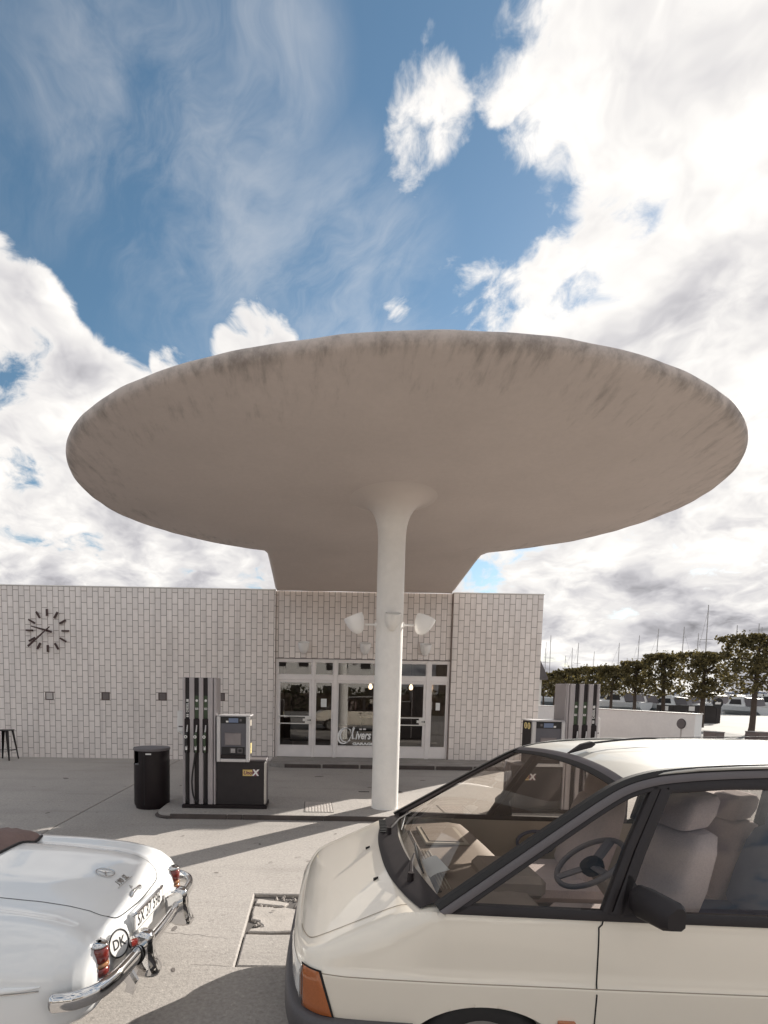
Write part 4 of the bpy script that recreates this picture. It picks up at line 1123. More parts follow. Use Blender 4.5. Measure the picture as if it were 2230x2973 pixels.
for s in (-1, 1):
    P = [hood_row(i, [s * US])[0] for i in st_i if -.03 < NEARR[i][0] < .47]
    ribbon3(spline(P, 1), lambda p: (-.45, s * .12, .88), .0026, m_gapl, 'bonnet_gap', lift=.0025)
for x, dy in ((.355, -.33), (.345, .22)):
    mb = MB(); z = hood_z(x, VC + dy); mb.prism([(-.012, -.009), (.014, 0), (-.012, .009)], lambda a, b, q: (x + a, VC + dy + b, z + q + .45 * a), .0, .012); obj('washer_jet', mb, m_gap, van)
def body_at(x, z, s=-1):
    i = min(range(NO), key=lambda q: abs(OUT[q][0] - x) + (0 if sideness(q) > .5 else 9)); c = body_col(i, s)
    for k in range(len(c) - 1):
        if c[k][2] <= z <= c[k + 1][2]: return lerp(c[k][1], c[k + 1][1], (z - c[k][2]) / (c[k + 1][2] - c[k][2]))
    return c[-1][1]
for s in (-1, 1):
    P = [(x, z) for x, z in ((1.268, .950), (1.262, .935), (1.248, .922), (1.2465, .80), (1.245, .662), (1.243, .5), (1.242, .27))]
    for xs_, zz in ((P, 0), ([(2.40, .945), (2.40, .8), (2.395, .66), (2.39, .27)], 0)):
        pts = [(a, body_at(a, b, s), b) for a, b in [(lerp(xs_[i][0], xs_[i + 1][0], q / 6), lerp(xs_[i][1], xs_[i + 1][1], q / 6)) for i in range(len(xs_) - 1) for q in range(6)] + [xs_[-1]]]
        ribbon3(pts, lambda p: (0, s, .12), .0032, m_gap, 'door_gap', lift=.0012)
    pts = [(x, body_at(x, .6625, s), .6625) for x in [.085 + i * .05 for i in range(80)]]
    ribbon3(pts, lambda p: (0, s, .4), .0022, m_gapl, 'crease_line', lift=.0022)
# bumper wraps the nose to the arch
def wrap(i0, i1, s0, prof, sgn):
    return [[(OUT[i][0] + ON[i].x * o, VC + sgn * (OUT[i][1] + ON[i].y * o), z) for o, z in prof] for i in range(i0, i1)]
bprof = [(-.01, .472), (.022, .474), (.036, .466), (.043, .452), (.046, .43), (.046, .365), (.040, .345), (.030, .33), (.01, .322), (-.02, .32)]
iB = max(i for i in range(NO) if OUT[i][0] < .49 and sideness(i) > .5)
mb = MB()
for s in (-1, 1): mb.grid(wrap(0, iB + 1, 0, bprof, s))
obj('front_bumper', mb, m_bump, van, smooth=35, weld=.0004)
mb = MB(); iR = min(i for i in range(NO) if OUT[i][0] > 3.85)
for s in (-1, 1): mb.grid(wrap(iR, NO, 0, bprof, s))
obj('rear_bumper', mb, m_bump, van, smooth=35, weld=.0004)
# corner indicators and headlights
def seg_between(f, n):
    return [f(k / n) for k in range(n + 1)]
ARCL = [0.0]
for i in range(1, NO): ARCL.append(ARCL[-1] + (Vector(OUT[i]) - Vector(OUT[i - 1])).length)
def out_at(L):
    for i in range(1, NO):
        if L <= ARCL[i]:
            u = (L - ARCL[i - 1]) / (ARCL[i] - ARCL[i - 1]); return Vector(OUT[i - 1]).lerp(Vector(OUT[i]), u), ON[i - 1].lerp(ON[i], u).normalized()
    return Vector(OUT[-1]), ON[-1]
def L_of_x(x):
    for i in range(1, NO):
        if OUT[i][0] >= x and sideness(i) > .5: return ARCL[i]
def lens_patch(La, Lb0, Lb1, z0, z1, s, off, n=18, m=8):
    g_ = []
    for j in range(m + 1):
        z = lerp(z0, z1, j / m); row = []
        for k in range(n + 1):
            Lk = lerp(La, lerp(Lb0, Lb1, j / m), k / n); p, nn = out_at(Lk)
            e = off * min(1, 6 * min(k / n, 1 - k / n, j / m, 1 - j / m) + .25)
            p = p + nn * e; row.append((p.x, VC + s * p.y, z))
        g_.append(row)
    mb = MB(); mb.grid(g_); return mb
La = L_of_x(-.012); Lb = L_of_x(.068); Lc = L_of_x(.117)
for s in (-1, 1):
    # dark seat, then the lens standing a little inside it
    obj('lamp_surround', lens_patch(La - .012, Lc + .012, Lb + .010, .468, .676, s, .0035), m_gap, van)
    obj('indicator_lens', lens_patch(La, Lc, Lb, .476, .668, s, .011), m_orange, van)
    obj('headlight', lens_patch(La - .42, La - .012, La - .010, .50, .655, s, .010), m_lens, van)
    obj('indicator_edge', lens_patch(La - .010, La - .002, La - .002, .48, .664, s, .014, 4), m_chrome, van)
    mb = MB(); q = [(1.09, .517), (1.175, .517), (1.175, .490), (1.09, .490)]
    yb = body_at(1.13, .5, s); mb.box(1.092, 1.165, *sorted((yb + s * .012, yb - s * .004)), .487, .518, .004); obj('side_marker', mb, m_orange, van)
mb = MB(); mb.box(-.068, -.03, VC - .42, VC + .42, .52, .63, .01); obj('grille', mb, m_dark, van)
# wheels
def wheel(x, y, s, parent, r=.292, w=.185):
    mb = MB(); pr = [(r - .10, -w / 2), (r - .05, -w / 2 - .004), (r - .015, -w / 2 + .012), (r, -w / 2 + .035), (r, w / 2 - .035), (r - .015, w / 2 - .012), (r - .05, w / 2 + .004), (r - .10, w / 2)]
    q = Matrix.Rotation(PI / 2, 4, 'X'); mb.lathe(pr, 40, (x, y, r), q); wh = obj('wheel', mb, m_rubber, parent, smooth=40)
    mb = MB(); mb.lathe([(0, w * .30), (r * .28, w * .30), (r * .34, w * .16), (r * .58, w * .20), (r * .66, w * .42), (r - .095, w * .42)], 32, (x, y, r), Matrix.Rotation(PI / 2 if s < 0 else -PI / 2, 4, 'X')); obj('rim', mb, m_steel, wh)
for x in (AX, 3.37):
    for s in (-1, 1): wheel(x, VC + s * .765, s, van)
    mb = MB(); mb.box(x - .40, x + .40, VC - .86, VC + .86, .26, .60, .05)
mb = MB(); mb.box(.0, 4.05, VC - .80, VC + .80, .31, .34); obj('underbody', mb, m_gap, van)
for x in (AX, 3.37):
    for s in (-1, 1):
        mb = MB(); mb.grid([[(x + .37 * math.cos(a), VC + s * v, .28 + .28 * math.sin(a)) for v in (.50, .872)] for a in [PI * i / 16 for i in range(17)]]); obj('wheel_liner', mb, m_gap, van)
# ---- greenhouse
def sv(z): return lerp(.868, .672, (z - .95) / .62)
def SP(x, z, s, o=0.0): return (x, VC + s * (sv(z) + o), z)
RAIL = spline([(.580, .974), (.75, 1.085), (.95, 1.215), (1.15, 1.345), (1.30, 1.440), (1.40, 1.495), (1.50, 1.530), (1.62, 1.553), (1.85, 1.574), (2.2, 1.588), (2.8, 1.592), (3.4, 1.58), (3.85, 1.555)], 4)
def offs(path, d):
    P = [Vector(p) for p in path]; o = []
    for i, p in enumerate(P):
        t_ = (P[min(i + 1, len(P) - 1)] - P[max(i - 1, 0)]).normalized(); o.append((p.x + t_.y * d, p.y - t_.x * d))
    return o
def strip(path, d0, d1, o0, o1, s, m, name, round_=True):
    cl = (lambda P: [(a, max(b, .9585)) for a, b in P]) if path is RAIL else (lambda P: P)
    A, B = cl(offs(path, d0)), cl(offs(path, d1)); mid = offs(path, (d0 + d1) / 2); mb = MB(); rows = []
    for a, c, b in zip(A, mid, B):
        rows.append([SP(a[0], a[1], s, o0), SP(a[0], a[1], s, o1 - .003), SP(lerp(a[0], b[0], .15), lerp(a[1], b[1], .15), s, o1), SP(lerp(a[0], b[0], .85), lerp(a[1], b[1], .85), s, o1), SP(b[0], b[1], s, o1 - .003), SP(b[0], b[1], s, o0)])
    mb.grid(rows, closed=True); n = len(rows); mb.add(rows[0], [tuple(range(6))]); mb.add(rows[-1], [tuple(range(6))[::-1]])
    return obj(name, mb, m, van, smooth=40)
def seg(pts, n=6): return [(lerp(pts[i][0], pts[i + 1][0], q / n), lerp(pts[i][1], pts[i + 1][1], q / n)) for i in range(len(pts) - 1) for q in range(n)] + [pts[-1]]
def quad_glass(poly, s, o, m=None, name='side_window'):
    n = 8; (a, b, c, d) = poly; g_ = []
    for i in range(n + 1):
        l = [lerp(a[k], d[k], i / n) for k in (0, 1)]; r = [lerp(b[k], c[k], i / n) for k in (0, 1)]
        g_.append([SP(lerp(l[0], r[0], j / n), lerp(l[1], r[1], j / n), s, o) for j in range(n + 1)])
    mb = MB(); mb.grid(g_); return obj(name, mb, m or m_cglass, van, smooth=60)
for s in (-1, 1):
    q = 1.0 if s < 0 else .55
    strip(RAIL, -.020 * q, .006 * q, -.03, .004, s, m_rubber, 'screen_seal')
    strip(RAIL, .006 * q, .038 * q, -.03, .009, s, m_trim, 'roof_rail')
    strip(RAIL, .038 * q, .060 * q, -.03, .002, s, m_dark, 'window_seal')
    strip(seg([(.60, .966), (1.265, .958), (2.0, .954), (3.9, .953)], 8), -.030, .008, -.03, .002, s, m_dark, 'belt_seal')
    strip(seg([(1.275, .985), (1.40, 1.24), (1.545, 1.50)], 6), -.008, .024, -.03, .002, s, m_dark, 'quarter_frame')
    strip(seg([(1.305, .985), (1.43, 1.24), (1.572, 1.50)], 6), .002, .044, -.03, .004, s, m_dark, 'door_frame')
    strip(seg([(1.60, 1.492), (1.85, 1.512), (2.36, 1.525)], 5), -.012, .022, -.03, .003, s, m_dark, 'door_frame')
    strip(seg([(2.36, .985), (2.40, 1.53)], 6), -.04, .055, -.03, .004, s, m_dark, 'door_pillar')
    strip(seg([(3.26, .985), (3.22, 1.53)], 6), -.05, .05, -.03, .004, s, m_dark, 'rear_pillar')
    strip(seg([(3.98, .975), (3.86, 1.54)], 6), -.05, .05, -.03, .004, s, m_cream, 'rear_pillar')
    quad_glass(((.66, .985), (1.285, .985), (1.545, 1.497), (1.46, 1.468)), s, -.012, name='quarter_window')
    quad_glass(((1.34, .983), (2.38, .983), (2.40, 1.532), (1.60, 1.508)), s, -.012, name='door_window')
    quad_glass(((2.40, .983), (3.26, .983), (3.22, 1.535), (2.42, 1.532)), s, -.012, name='rear_window')
    quad_glass(((3.26, .983), (3.96, .983), (3.86, 1.525), (3.22, 1.535)), s, -.012, name='rear_window')
    # sail piece carrying the mirror
    mb = MB(); mb.prism([(1.335, .980), (1.455, .980), (1.452, 1.02), (1.40, 1.13), (1.385, 1.135)], lambda a, b, q: SP(a, b, s, q), -.012, .004); obj('sail_panel', mb, m_dark, van)
    # mirror
    y0 = VC + s * .855
    c = [(1.335, 1.118, .0), (1.345, 1.00, .0)]
    V8 = []
    for f_, (xa, xb, za, zb) in ((0.0, (1.36, 1.42, 1.005, 1.115)), (.05, (1.352, 1.432, .998, 1.120)), (.165, (1.385, 1.472, .998, 1.108)), (.19, (1.40, 1.465, 1.008, 1.095))):
        yy = y0 + s * (f_ + .02); ch = .014
        V8.append([(xa + ch, yy, za), (xb - ch, yy, za), (xb, yy, za + ch), (xb, yy, zb - ch), (xb - ch, yy, zb), (xa + ch * 2.2, yy, zb), (xa, yy, zb - ch * 2.2), (xa, yy, za + ch)])
    mb = MB(); mb.grid(V8, closed=True); mb.add(V8[0], [tuple(range(8))]); mb.add(V8[-1], [tuple(range(8))[::-1]]); mi = obj('door_mirror', mb, m_dark, van, smooth=45)
    # wind-up window edge glints and door handle
    mb = MB(); yb = body_at(2.2, .86, s); mb.box(2.14, 2.30, *sorted((yb + s * .016, yb)), .845, .875, .006); obj('door_handle', mb, m_dark, van)
# windscreen, header seal, roof
def ws(u, k):                                    # u 0 base .. 1 header
    xb = .520 + .085 * k * k; xt = 1.475 - .055 * k * k
    bow = .05 * math.sin(PI * u) * (1 - k * k * .55)
    z = lerp(.945 + .018 * k * k, 1.534 - .030 * k * k, u) + bow * .55
    x = lerp(xb, xt, u) - bow * .35; v = lerp(.795, .652, u) * k
    return (x, VC + v, z)
mb = MB(); mb.grid([[ws(i / 14, -1 + 2 * j / 24) for j in range(25)] for i in range(15)]); obj('windscreen', mb, m_cglass2, van, smooth=60)
mb = MB()
for d, (u0, u1, l0, l1) in enumerate(((.955, .985, .002, .006), (.985, 1.02, .006, .010))):
    g_ = []
    for u, l in ((u0, -.004), (u0, l0), ((u0 + u1) / 2, l1), (u1, l1), (u1, -.012)): g_.append([tuple(Vector(ws(u, -1.01 + 2.02 * j / 30)) + Vector((-.5, 0, .86)) * l) for j in range(31)])
    mb2 = MB(); mb2.grid(g_); obj('header_seal', mb2, m_rubber if d == 0 else m_trim, van, smooth=40)
# black scuttle panel between bonnet and glass
g_ = []
for q in range(7):
    row = []
    for j in range(31):
        k = -1 + 2 * j / 30; p = Vector(ws(.012, k)); xh = .408 + .105 * abs(k) ** 2.6; x = lerp(xh, p.x, q / 6); y = VC + .80 * k
        row.append((x, y, max(hood_z(min(x, .6), y), .0) + .006 + .004 * (q > 0) + (.016 * q / 6)))
    g_.append(row)
mb = MB(); mb.grid(g_); obj('scuttle_panel', mb, m_dark, van, smooth=50)
for j in range(9):
    y = VC + .36 + j * .042; x = .455 + .02 * (j / 9); z = hood_z(x, y) + .022; mb = MB(); mb.box(x - .02, x + .03, y, y + .012, z - .004, z + .005); obj('air_slot', mb, m_gap, van)
rrows = []
RX = [1.455, 1.50, 1.56, 1.66, 1.82, 2.1, 2.5, 3.0, 3.4, 3.7, 3.88]
for x in RX:
    ze = interp([1.455, 1.55, 1.7, 2.0, 2.8, 3.4, 3.9], [1.508, 1.542, 1.566, 1.585, 1.595, 1.585, 1.556], x)
    zc = interp([1.455, 1.55, 1.7, 2.0, 2.6, 3.4, 3.9], [1.540, 1.572, 1.597, 1.618, 1.632, 1.622, 1.585], x)
    row = []
    for j in range(29):
        k = -1 + 2 * j / 28; v = .672 * k
        row.append((x + (.018 - .060 * k * k) * (1 if x < 1.5 else max(0, (1.7 - x) / .2)), VC + v, ze + (zc - ze) * (1 - abs(k) ** 2.6)))
    rrows.append(row)
mb = MB(); mb.grid(spl) if False else mb.grid(rrows); obj('roof', mb, m_roofp, van, smooth=60)
for s in (-1, 1):
    mb = MB(); P = [(x, VC + s * .676, interp([1.42, 1.55, 1.7, 2.0, 2.8, 3.4, 3.9], [1.500, 1.546, 1.570, 1.589, 1.599, 1.589, 1.560], x) + .002) for x in [1.44 + .1 * i for i in range(25)]]
    mb.tube(P, .007, 6); obj('drip_rail', mb, m_roofp, van)
    mb = MB(); mb.tube([(p[0], p[1] - s * .020, p[2] + .002) for p in P], .0028, 5); obj('roof_seam', mb, m_gap, van)
# tailgate closes the rear
mb = MB(); mb.grid([[(lerp(4.10, 3.90, u), VC + lerp(.80, .66, u) * k, lerp(.95, 1.57, u)) for k in (-1, -.5, 0, .5, 1)] for u in (0, .25, .5, .75, 1)]); obj('tailgate', mb, m_cglass, van)
mb = MB(); mb.grid([[(x, VC + v, .95) for v in (-.80, .80)] for x in (3.75, 4.13)]); obj('parcel_shelf', mb, m_dash, van)
# aerial
t_ = MB(); t_.prism([(1.475, 0), (1.545, .034), (1.60, .034), (1.62, .012), (1.60, 0)], lambda a, b, q: (a, VC + .02 + q, 1.556 + b + (a - 1.475) * .30), -.016, .016); ae = obj('aerial', t_, m_dark, van)
mb = MB(); mb.tube(spline([(1.565, VC + .02, 1.612), (1.9, VC + .02, 1.652), (2.5, VC + .02, 1.672), (3.0, VC + .02, 1.68)], 6), [.0065] * 7 + [.0026] * 12, 6); obj('whip', mb, m_ink, ae)
# wipers
for (y0, y1, u0, u1, w0) in ((-.52, .02, .02, .035, 0), (.30, .62, .02, .10, 1)):
    b0 = Vector((ws(.0, y0 / .8)[0] - .045, VC + y0, hood_z(.5, VC + y0) + .05)); b1 = Vector(ws(u1 + .03, (y0 + .30) / .8)) + Vector((-.012, 0, .02))
    mb = MB(); mb.tube([b0, b0.lerp(b1, .45) + Vector((-.006, 0, .014)), b1], [.011, .008, .005], 6); wp = obj('wiper', mb, m_black, van)
    mb = MB(); mb.cyl(b0 + Vector((0, 0, -.03)), b0 + Vector((0, 0, .012)), .02, .016, 10); obj('pivot', mb, m_black, wp)
    mb = MB(); mb.tube([Vector(ws(.045 + .05 * q, (y0 + .05 + q * .42) / .8)) + Vector((-.006, 0, .010)) for q in (0, .25, .5, .75, 1)], [.004, .008, .009, .008, .004], 5); obj('blade', mb, m_rubber, wp)
# ---- cabin
mb = MB(); mb.box(.62, 3.95, VC - .78, VC + .78, .40, .43); obj('cabin_floor', mb, m_dash, van)
g_ = []
DP = [(.56, .905), (.62, .925), (.78, .935), (.96, .945), (1.05, .935), (1.09, .90), (1.09, .82), (1.02, .72), (.98, .58), (.98, .44)]
for x, z in DP: g_.append([(x + .03 * (1 - (k * k)) * (1 if x > .9 else 0), VC + (.73 if x < .9 else .76) * k, z + (.035 if (-.72 < k < -.22 and .80 < x < 1.08 and z > .85) else 0)) for k in [-1 + 2 * j / 24 for j in range(25)]])
mb = MB(); mb.grid(g_); obj('dashboard', mb, m_dash, van, smooth=40)
mb = MB(); mb.box(.88, 1.16, VC - .56, VC - .20, .90, 1.015, .03); obj('instrument_hood', mb, m_dash, van)
mb = MB(); mb.box(.70, .98, VC + .18, VC + .58, .938, .956, .008); lid = obj('glove_tray', mb, m_dashl, van)
mb = MB(); mb.box(.73, .95, VC + .21, VC + .55, .955, .9615, .004); obj('tray_recess', mb, m_dash, lid)
mb = MB(); mb.box(.60, .66, VC - .55, VC + .55, .918, .934, .006); obj('demister_vent', mb, m_dark, van)
for i in range(3):
    mb = MB(); mb.box(.67 + i * .018, .675 + i * .018, VC - .52, VC + .1, .931, .938, .002); obj('vent_rib', mb, m_dashl, van)
# passenger-side door cards and plain rings added in place of a decal
for s in (-1, 1):
    mb = MB(); mb.grid([[(x, VC + s * v, z) for z, v in ((.43, .80), (.66, .82), (.90, .80), (.955, .815))] for x in [1.0 + .3 * i for i in range(11)]]); obj('door_card', mb, m_dashl, van)
    mb = MB(); mb.tube([(1.62 + .135 * math.cos(a), VC + s * .792, .80 + .085 * math.sin(a)) for a in [2 * PI * i / 28 for i in range(29)]], .012, 6); obj('decal_ring', mb, m_bseat, van)
    mb = MB(); mb.tube([(1.62 + .07 * math.cos(a), VC + s * .794, .80 + .045 * math.sin(a)) for a in [2 * PI * i / 20 for i in range(21)]], .008, 6); obj('decal_ring', mb, m_trim, van)
    mb = MB(); mb.box(1.05, 1.35, *sorted((VC + s * .795, VC + s * .77)), .56, .66, .02); obj('door_pocket', mb, m_dash, van)
# steering wheel
SWc = Vector((1.43, 2.60, 1.045)); q = (Matrix.Rotation(rad(-38), 4, 'Y')).to_3x3()
ringp = [SWc + q @ Vector((.178 * math.cos(a), .178 * math.sin(a), 0)) for a in [2 * PI * i / 36 for i in range(37)]]
mb = MB(); mb.tube(ringp, .014, 8, cap=False); swh = obj('steering_wheel', mb, m_trim, van, smooth=60)
for a in (rad(20), rad(160), rad(270)):
    mb = MB(); mb.tube([SWc + q @ Vector((0, 0, -.02)), SWc + q @ Vector((.172 * math.cos(a), .172 * math.sin(a), 0))], .014, 6, sq=2); obj('spoke', mb, m_trim, swh)
mb = MB(); mb.lathe([(0, .012), (.05, .006), (.06, -.02), (.05, -.05)], 16, tuple(SWc), q.to_4x4()); obj('boss', mb, m_dark, swh)
mb = MB(); mb.cyl(SWc + q @ Vector((0, 0, -.03)), SWc + q @ Vector((0, 0, -.30)), .032, .045, n=10); obj('column', mb, m_dash, swh)
# seats: loft of rounded cross sections
def pad(parent, secs, m, name, n=28, e=4.2):
    rows = []
    for (x, y, z, hx, hy, tilt) in secs:           # section in the x / y plane, moved along the spine
        r_ = []
        for i in range(n):
            a = 2 * PI * i / n; ca, sa = math.cos(a), math.sin(a)
            dx = hx * (abs(ca) ** (2 / e)) * (1 if ca >= 0 else -1); dy = hy * (abs(sa) ** (2 / e)) * (1 if sa >= 0 else -1)
            r_.append((x + dx * math.cos(tilt), y + dy, z - dx * math.sin(tilt)))
        rows.append(r_)
    mb = MB(); mb.grid(rows, closed=True); mb.add(rows[0], [tuple(range(n))]); mb.add(rows[-1], [tuple(range(n))[::-1]])
    return obj(name, mb, m, parent, smooth=55)
def seat(x, y, m, hm, base=.70):
    mb = MB(); mb.box(x - .42, x + .12, y - .25, y + .25, base - .10, base + .05, .05); s_ = obj('seat', mb, m, van)
    tl = rad(-14)
    pad(s_, [(x + .00, y, base + .02, .055, .20, tl), (x + .02, y, base + .10, .095, .235, tl), (x + .07, y, base + .28, .095, .245, tl), (x + .115, y, base + .46, .085, .235, tl), (x + .135, y, base + .535, .070, .215, tl), (x + .143, y, base + .556, .04, .18, tl)], m, 'backrest')
    pad(s_, [(x + .135, y, base + .560, .04, .10, tl), (x + .140, y, base + .568, .075, .135, tl), (x + .155, y, base + .62, .085, .148, tl), (x + .172, y, base + .685, .082, .145, tl), (x + .178, y, base + .712, .068, .13, tl), (x + .180, y, base + .722, .035, .09, tl)], hm, 'headrest')
    for dy in (-.06, .06):
        mb = MB(); mb.cyl((x + .12, y + dy, base + .5), (x + .15, y + dy, base + .60), .006, n=6); obj('headrest_post', mb, m_steel, s_)
seat(1.72, 2.60, m_seat, m_seat)
seat(1.72, 3.36, m_seat, m_seat)
seat(2.70, 2.56, m_seat, m_bseat, .55); seat(2.70, 3.10, m_bseat, m_bseat, .55); seat(2.70, 3.60, m_seat, m_seat, .52)
mb = MB(); mb.box(2.16, 2.19, VC + .655, VC + .67, 1.0, 1.5, .005); obj('seat_belt', mb, m_trim, van)
mb = MB(); mb.box(1.98, 2.03, VC + .70, VC + .745, .96, 1.36, .004); obj('scarf', mb, mat('scarf', (.36, .27, .27), .9, fine=.35, fscale=30), van)
# the van stands a few degrees askew to the kerb
PIV = Vector((.60, 2.20, 0)); TURN = Matrix.Translation(PIV + Vector((-.02, 0, 0))) @ Matrix.Rotation(rad(-2.8), 4, 'Z') @ Matrix.Translation(-PIV)
van.location = TURN @ Vector((2.0, VC, 0)); van.rotation_euler = (0, 0, rad(-2.8))
# papers behind the glass
def paper(x, y, w, h, rz, label):
    t = thing('paper_sheet', label, 'paper', (x, y, .94))
    P = [Vector((a, b, 0)) for a, b in ((-w, -h), (w, -h), (w, h), (-w, h))]
    M_ = TURN @ Matrix.Translation((x, y, .962)) @ Matrix.Rotation(rz, 4, 'Z') @ Matrix.Rotation(rad(-24), 4, 'Y')
    mb = MB(); mb.grid([[tuple(M_ @ Vector((lerp(-w, w, i / 5), lerp(-h, h, j / 5), .006 * math.sin(i * .9 + j)))) for i in range(6)] for j in range(6)]); obj('sheet', mb, m_paper, t)
paper(.665, 2.72, .055, .11, rad(8), 'white paper sheet lying on the dashboard behind the windscreen')

# ------------------------------------------------------------------ white roadster, seen from behind
car = thing('roadster', 'white classic open roadster with chrome bumper parked at the lower left', 'car', (-1.0, 2.98, 0), -.065)
CM = Matrix.Translation((-1.0, 2.98, 0)) @ Matrix.Rotation(-.065, 4, 'Z')
def cobj(name, mb, m, parent=None, **k): return obj(name, mb, m, parent or car, local=True, **k)
#        x      (half width, z) from the centre of the deck out and down
SEC = [(.040, [(0, .555), (.22, .555), (.40, .552), (.50, .548), (.545, .535), (.56, .50), (.55, .46), (.50, .43), (.42, .41)]),
       (.030, [(0, .600), (.25, .600), (.44, .596), (.545, .598), (.60, .580), (.625, .52), (.625, .46), (.58, .40), (.50, .37)]),
       (.010, [(0, .648), (.27, .647), (.46, .640), (.570, .648), (.635, .622), (.675, .54), (.682, .46), (.65, .38), (.58, .34)]),
       (-.03, [(0, .700), (.28, .698), (.47, .684), (.585, .696), (.660, .665), (.715, .56), (.728, .46), (.70, .36), (.63, .315)]),
       (-.10, [(0, .752), (.29, .750), (.48, .728), (.595, .742), (.680, .705), (.752, .58), (.768, .46), (.745, .34), (.67, .29)]),
       (-.20, [(0, .793), (.29, .790), (.49, .758), (.600, .774), (.695, .735), (.785, .60), (.802, .46), (.78, .33), (.70, .27)]),
       (-.35, [(0, .826), (.29, .823), (.50, .780), (.605, .797), (.710, .757), (.815, .62), (.832, .46), (.81, .32), (.73, .255)]),
       (-.60, [(0, .850), (.30, .846), (.50, .796), (.610, .814), (.722, .776), (.840, .64), (.858, .46), (.835, .31), (.75, .25)]),
       (-.90, [(0, .862), (.30, .858), (.51, .803), (.615, .820), (.730, .784), (.852, .65), (.870, .46), (.845, .30), (.76, .245)]),
       (-1.3, [(0, .860), (.31, .856), (.53, .812), (.640, .818), (.745, .784), (.855, .65), (.872, .46), (.845, .29), (.76, .24)]),
       (-2.2, [(0, .880), (.31, .874), (.53, .840), (.650, .828), (.755, .780), (.855, .65), (.870, .46), (.845, .29), (.76, .24)]),
       (-2.9, [(0, .850), (.31, .842), (.50, .800), (.630, .812), (.740, .775), (.848, .65), (.866, .46), (.84, .29), (.75, .24)]),
       (-3.6, [(0, .770), (.31, .758), (.46, .720), (.600, .765), (.720, .735), (.820, .63), (.84, .46), (.81, .31), (.72, .26)]),
       (-4.0, [(0, .690), (.28, .678), (.42, .650), (.560, .680), (.660, .660), (.750, .58), (.77, .46), (.74, .34), (.66, .29)]),
       (-4.2, [(0, .560), (.22, .555), (.34, .545), (.44, .545), (.50, .54), (.56, .52), (.58, .46), (.55, .40), (.50, .36)])]
# interpolate densely, profile first
DS = [(x, spline(pr, 5)) for x, pr in SEC]
def sect(x):
    for i in range(len(DS) - 1):
        if DS[i][0] >= x >= DS[i + 1][0]:
            u = (DS[i][0] - x) / (DS[i][0] - DS[i + 1][0])
            p0 = DS[max(i - 1, 0)][1]; p1 = DS[i][1]; p2 = DS[i + 1][1]; p3 = DS[min(i + 2, len(DS) - 1)][1]
            return [cr(a, b, c, d, u) for a, b, c, d in zip(p0, p1, p2, p3)]
    return DS[0][1] if x > DS[0][0] else DS[-1][1]
XS = []
for i in range(len(DS) - 1):
    n = 5 if DS[i][0] > -1 else 4
    XS += [lerp(DS[i][0], DS[i + 1][0], q / n) for q in range(n)]
XS.append(DS[-1][0])
rows = []
for x in XS:
    s_ = sect(x); rows.append([(x, -v, z) for v, z in s_[::-1]] + [(x, v, z) for v, z in s_[1:]])
mb = MB(); mb.grid(rows); mb.add(rows[0], [tuple(range(len(rows[0])))]); mb.add(rows[-1], [tuple(range(len(rows[0])))[::-1]])
cobj('body', mb, m_mwhite, smooth=70)
def deck(x, y):
    s_ = sect(x); a = abs(y)
    for i in range(len(s_) - 1):
        if s_[i][0] <= a <= s_[i + 1][0]: return lerp(s_[i][1], s_[i + 1][1], (a - s_[i][0]) / max(1e-6, s_[i + 1][0] - s_[i][0]))
    return s_[-1][1]
def dnorm(x, y):
    e = .01; return Vector((-(deck(x + e, y) - deck(x - e, y)) / (2 * e), -(deck(x, y + e) - deck(x, y - e)) / (2 * e), 1)).normalized()
# boot lid outline
lidp = [(-.93, -.40), (-.75, -.43), (-.5, -.435), (-.3, -.425), (-.15, -.405), (-.06, -.375), (-.015, -.325), (.002, -.26), (.010, -.10), (.012, 0)]
lidp = spline(lidp + [(a, -b) for a, b in lidp[::-1][1:]], 6)
mb = MB(); L_ = []
for i, (x, y) in enumerate(lidp):
    a = Vector(lidp[max(i - 1, 0)]); c = Vector(lidp[min(i + 1, len(lidp) - 1)]); t_ = (c - a).normalized(); n_ = Vector((-t_.y, t_.x)) * .0022
    p, q = (x + n_.x, y + n_.y), (x - n_.x, y - n_.y); L_.append([(p[0], p[1], deck(*p) + .0016), (q[0], q[1], deck(*q) + .0016)])
mb.grid(L_); cobj('boot_gap', mb, mat('boot_gap', (.05, .05, .05), .8), smooth=0)
# round badge with three rays, script and lid handle, all chrome
def on_deck(x0, y0):
    n = dnorm(x0, y0); z0 = deck(x0, y0); ex = Vector((0, 1, 0)); ex = (ex - n * ex.dot(n)).normalized(); ey = n.cross(ex)
    return lambda a, b, h: tuple(Vector((x0, y0, z0)) + ex * a + ey * b + n * h)
f = on_deck(-.205, 0)
mb = MB(); mb.tube([f(.053 * math.cos(a), .053 * math.sin(a), .006) for a in [2 * PI * i / 32 for i in range(33)]], .0032, 6, cap=False); bg = cobj('boot_badge', mb, m_chrome, smooth=60)
for k in range(3):
    a = PI / 2 + k * 2 * PI / 3; mb = MB(); mb.tube([f(0, 0, .008), f(.047 * math.cos(a), .047 * math.sin(a), .006)], [.0055, .0016], 6); cobj('ray', mb, m_chrome, bg)
f2 = on_deck(-.105, 0.0)
sc = cobj('script', text_mesh('190 SL', .052, lambda x, y, z: f2(x, y, z + .002), .002, shear=.3, bold=.0006), m_steel, smooth=0, fix=False)
mb = MB(); mb.tube([f2(-.095, -.024, .003), f2(.095, -.024, .003)], .0022, 5); cobj('underline', mb, m_steel, sc)
f3 = on_deck(-.052, .0); mb = MB(); mb.tube([f3(-.006, -.012, .003), f3(.0, .010, .004), f3(.010, -.006, .003)], .0035, 5); cobj('key_badge', mb, m_steel)
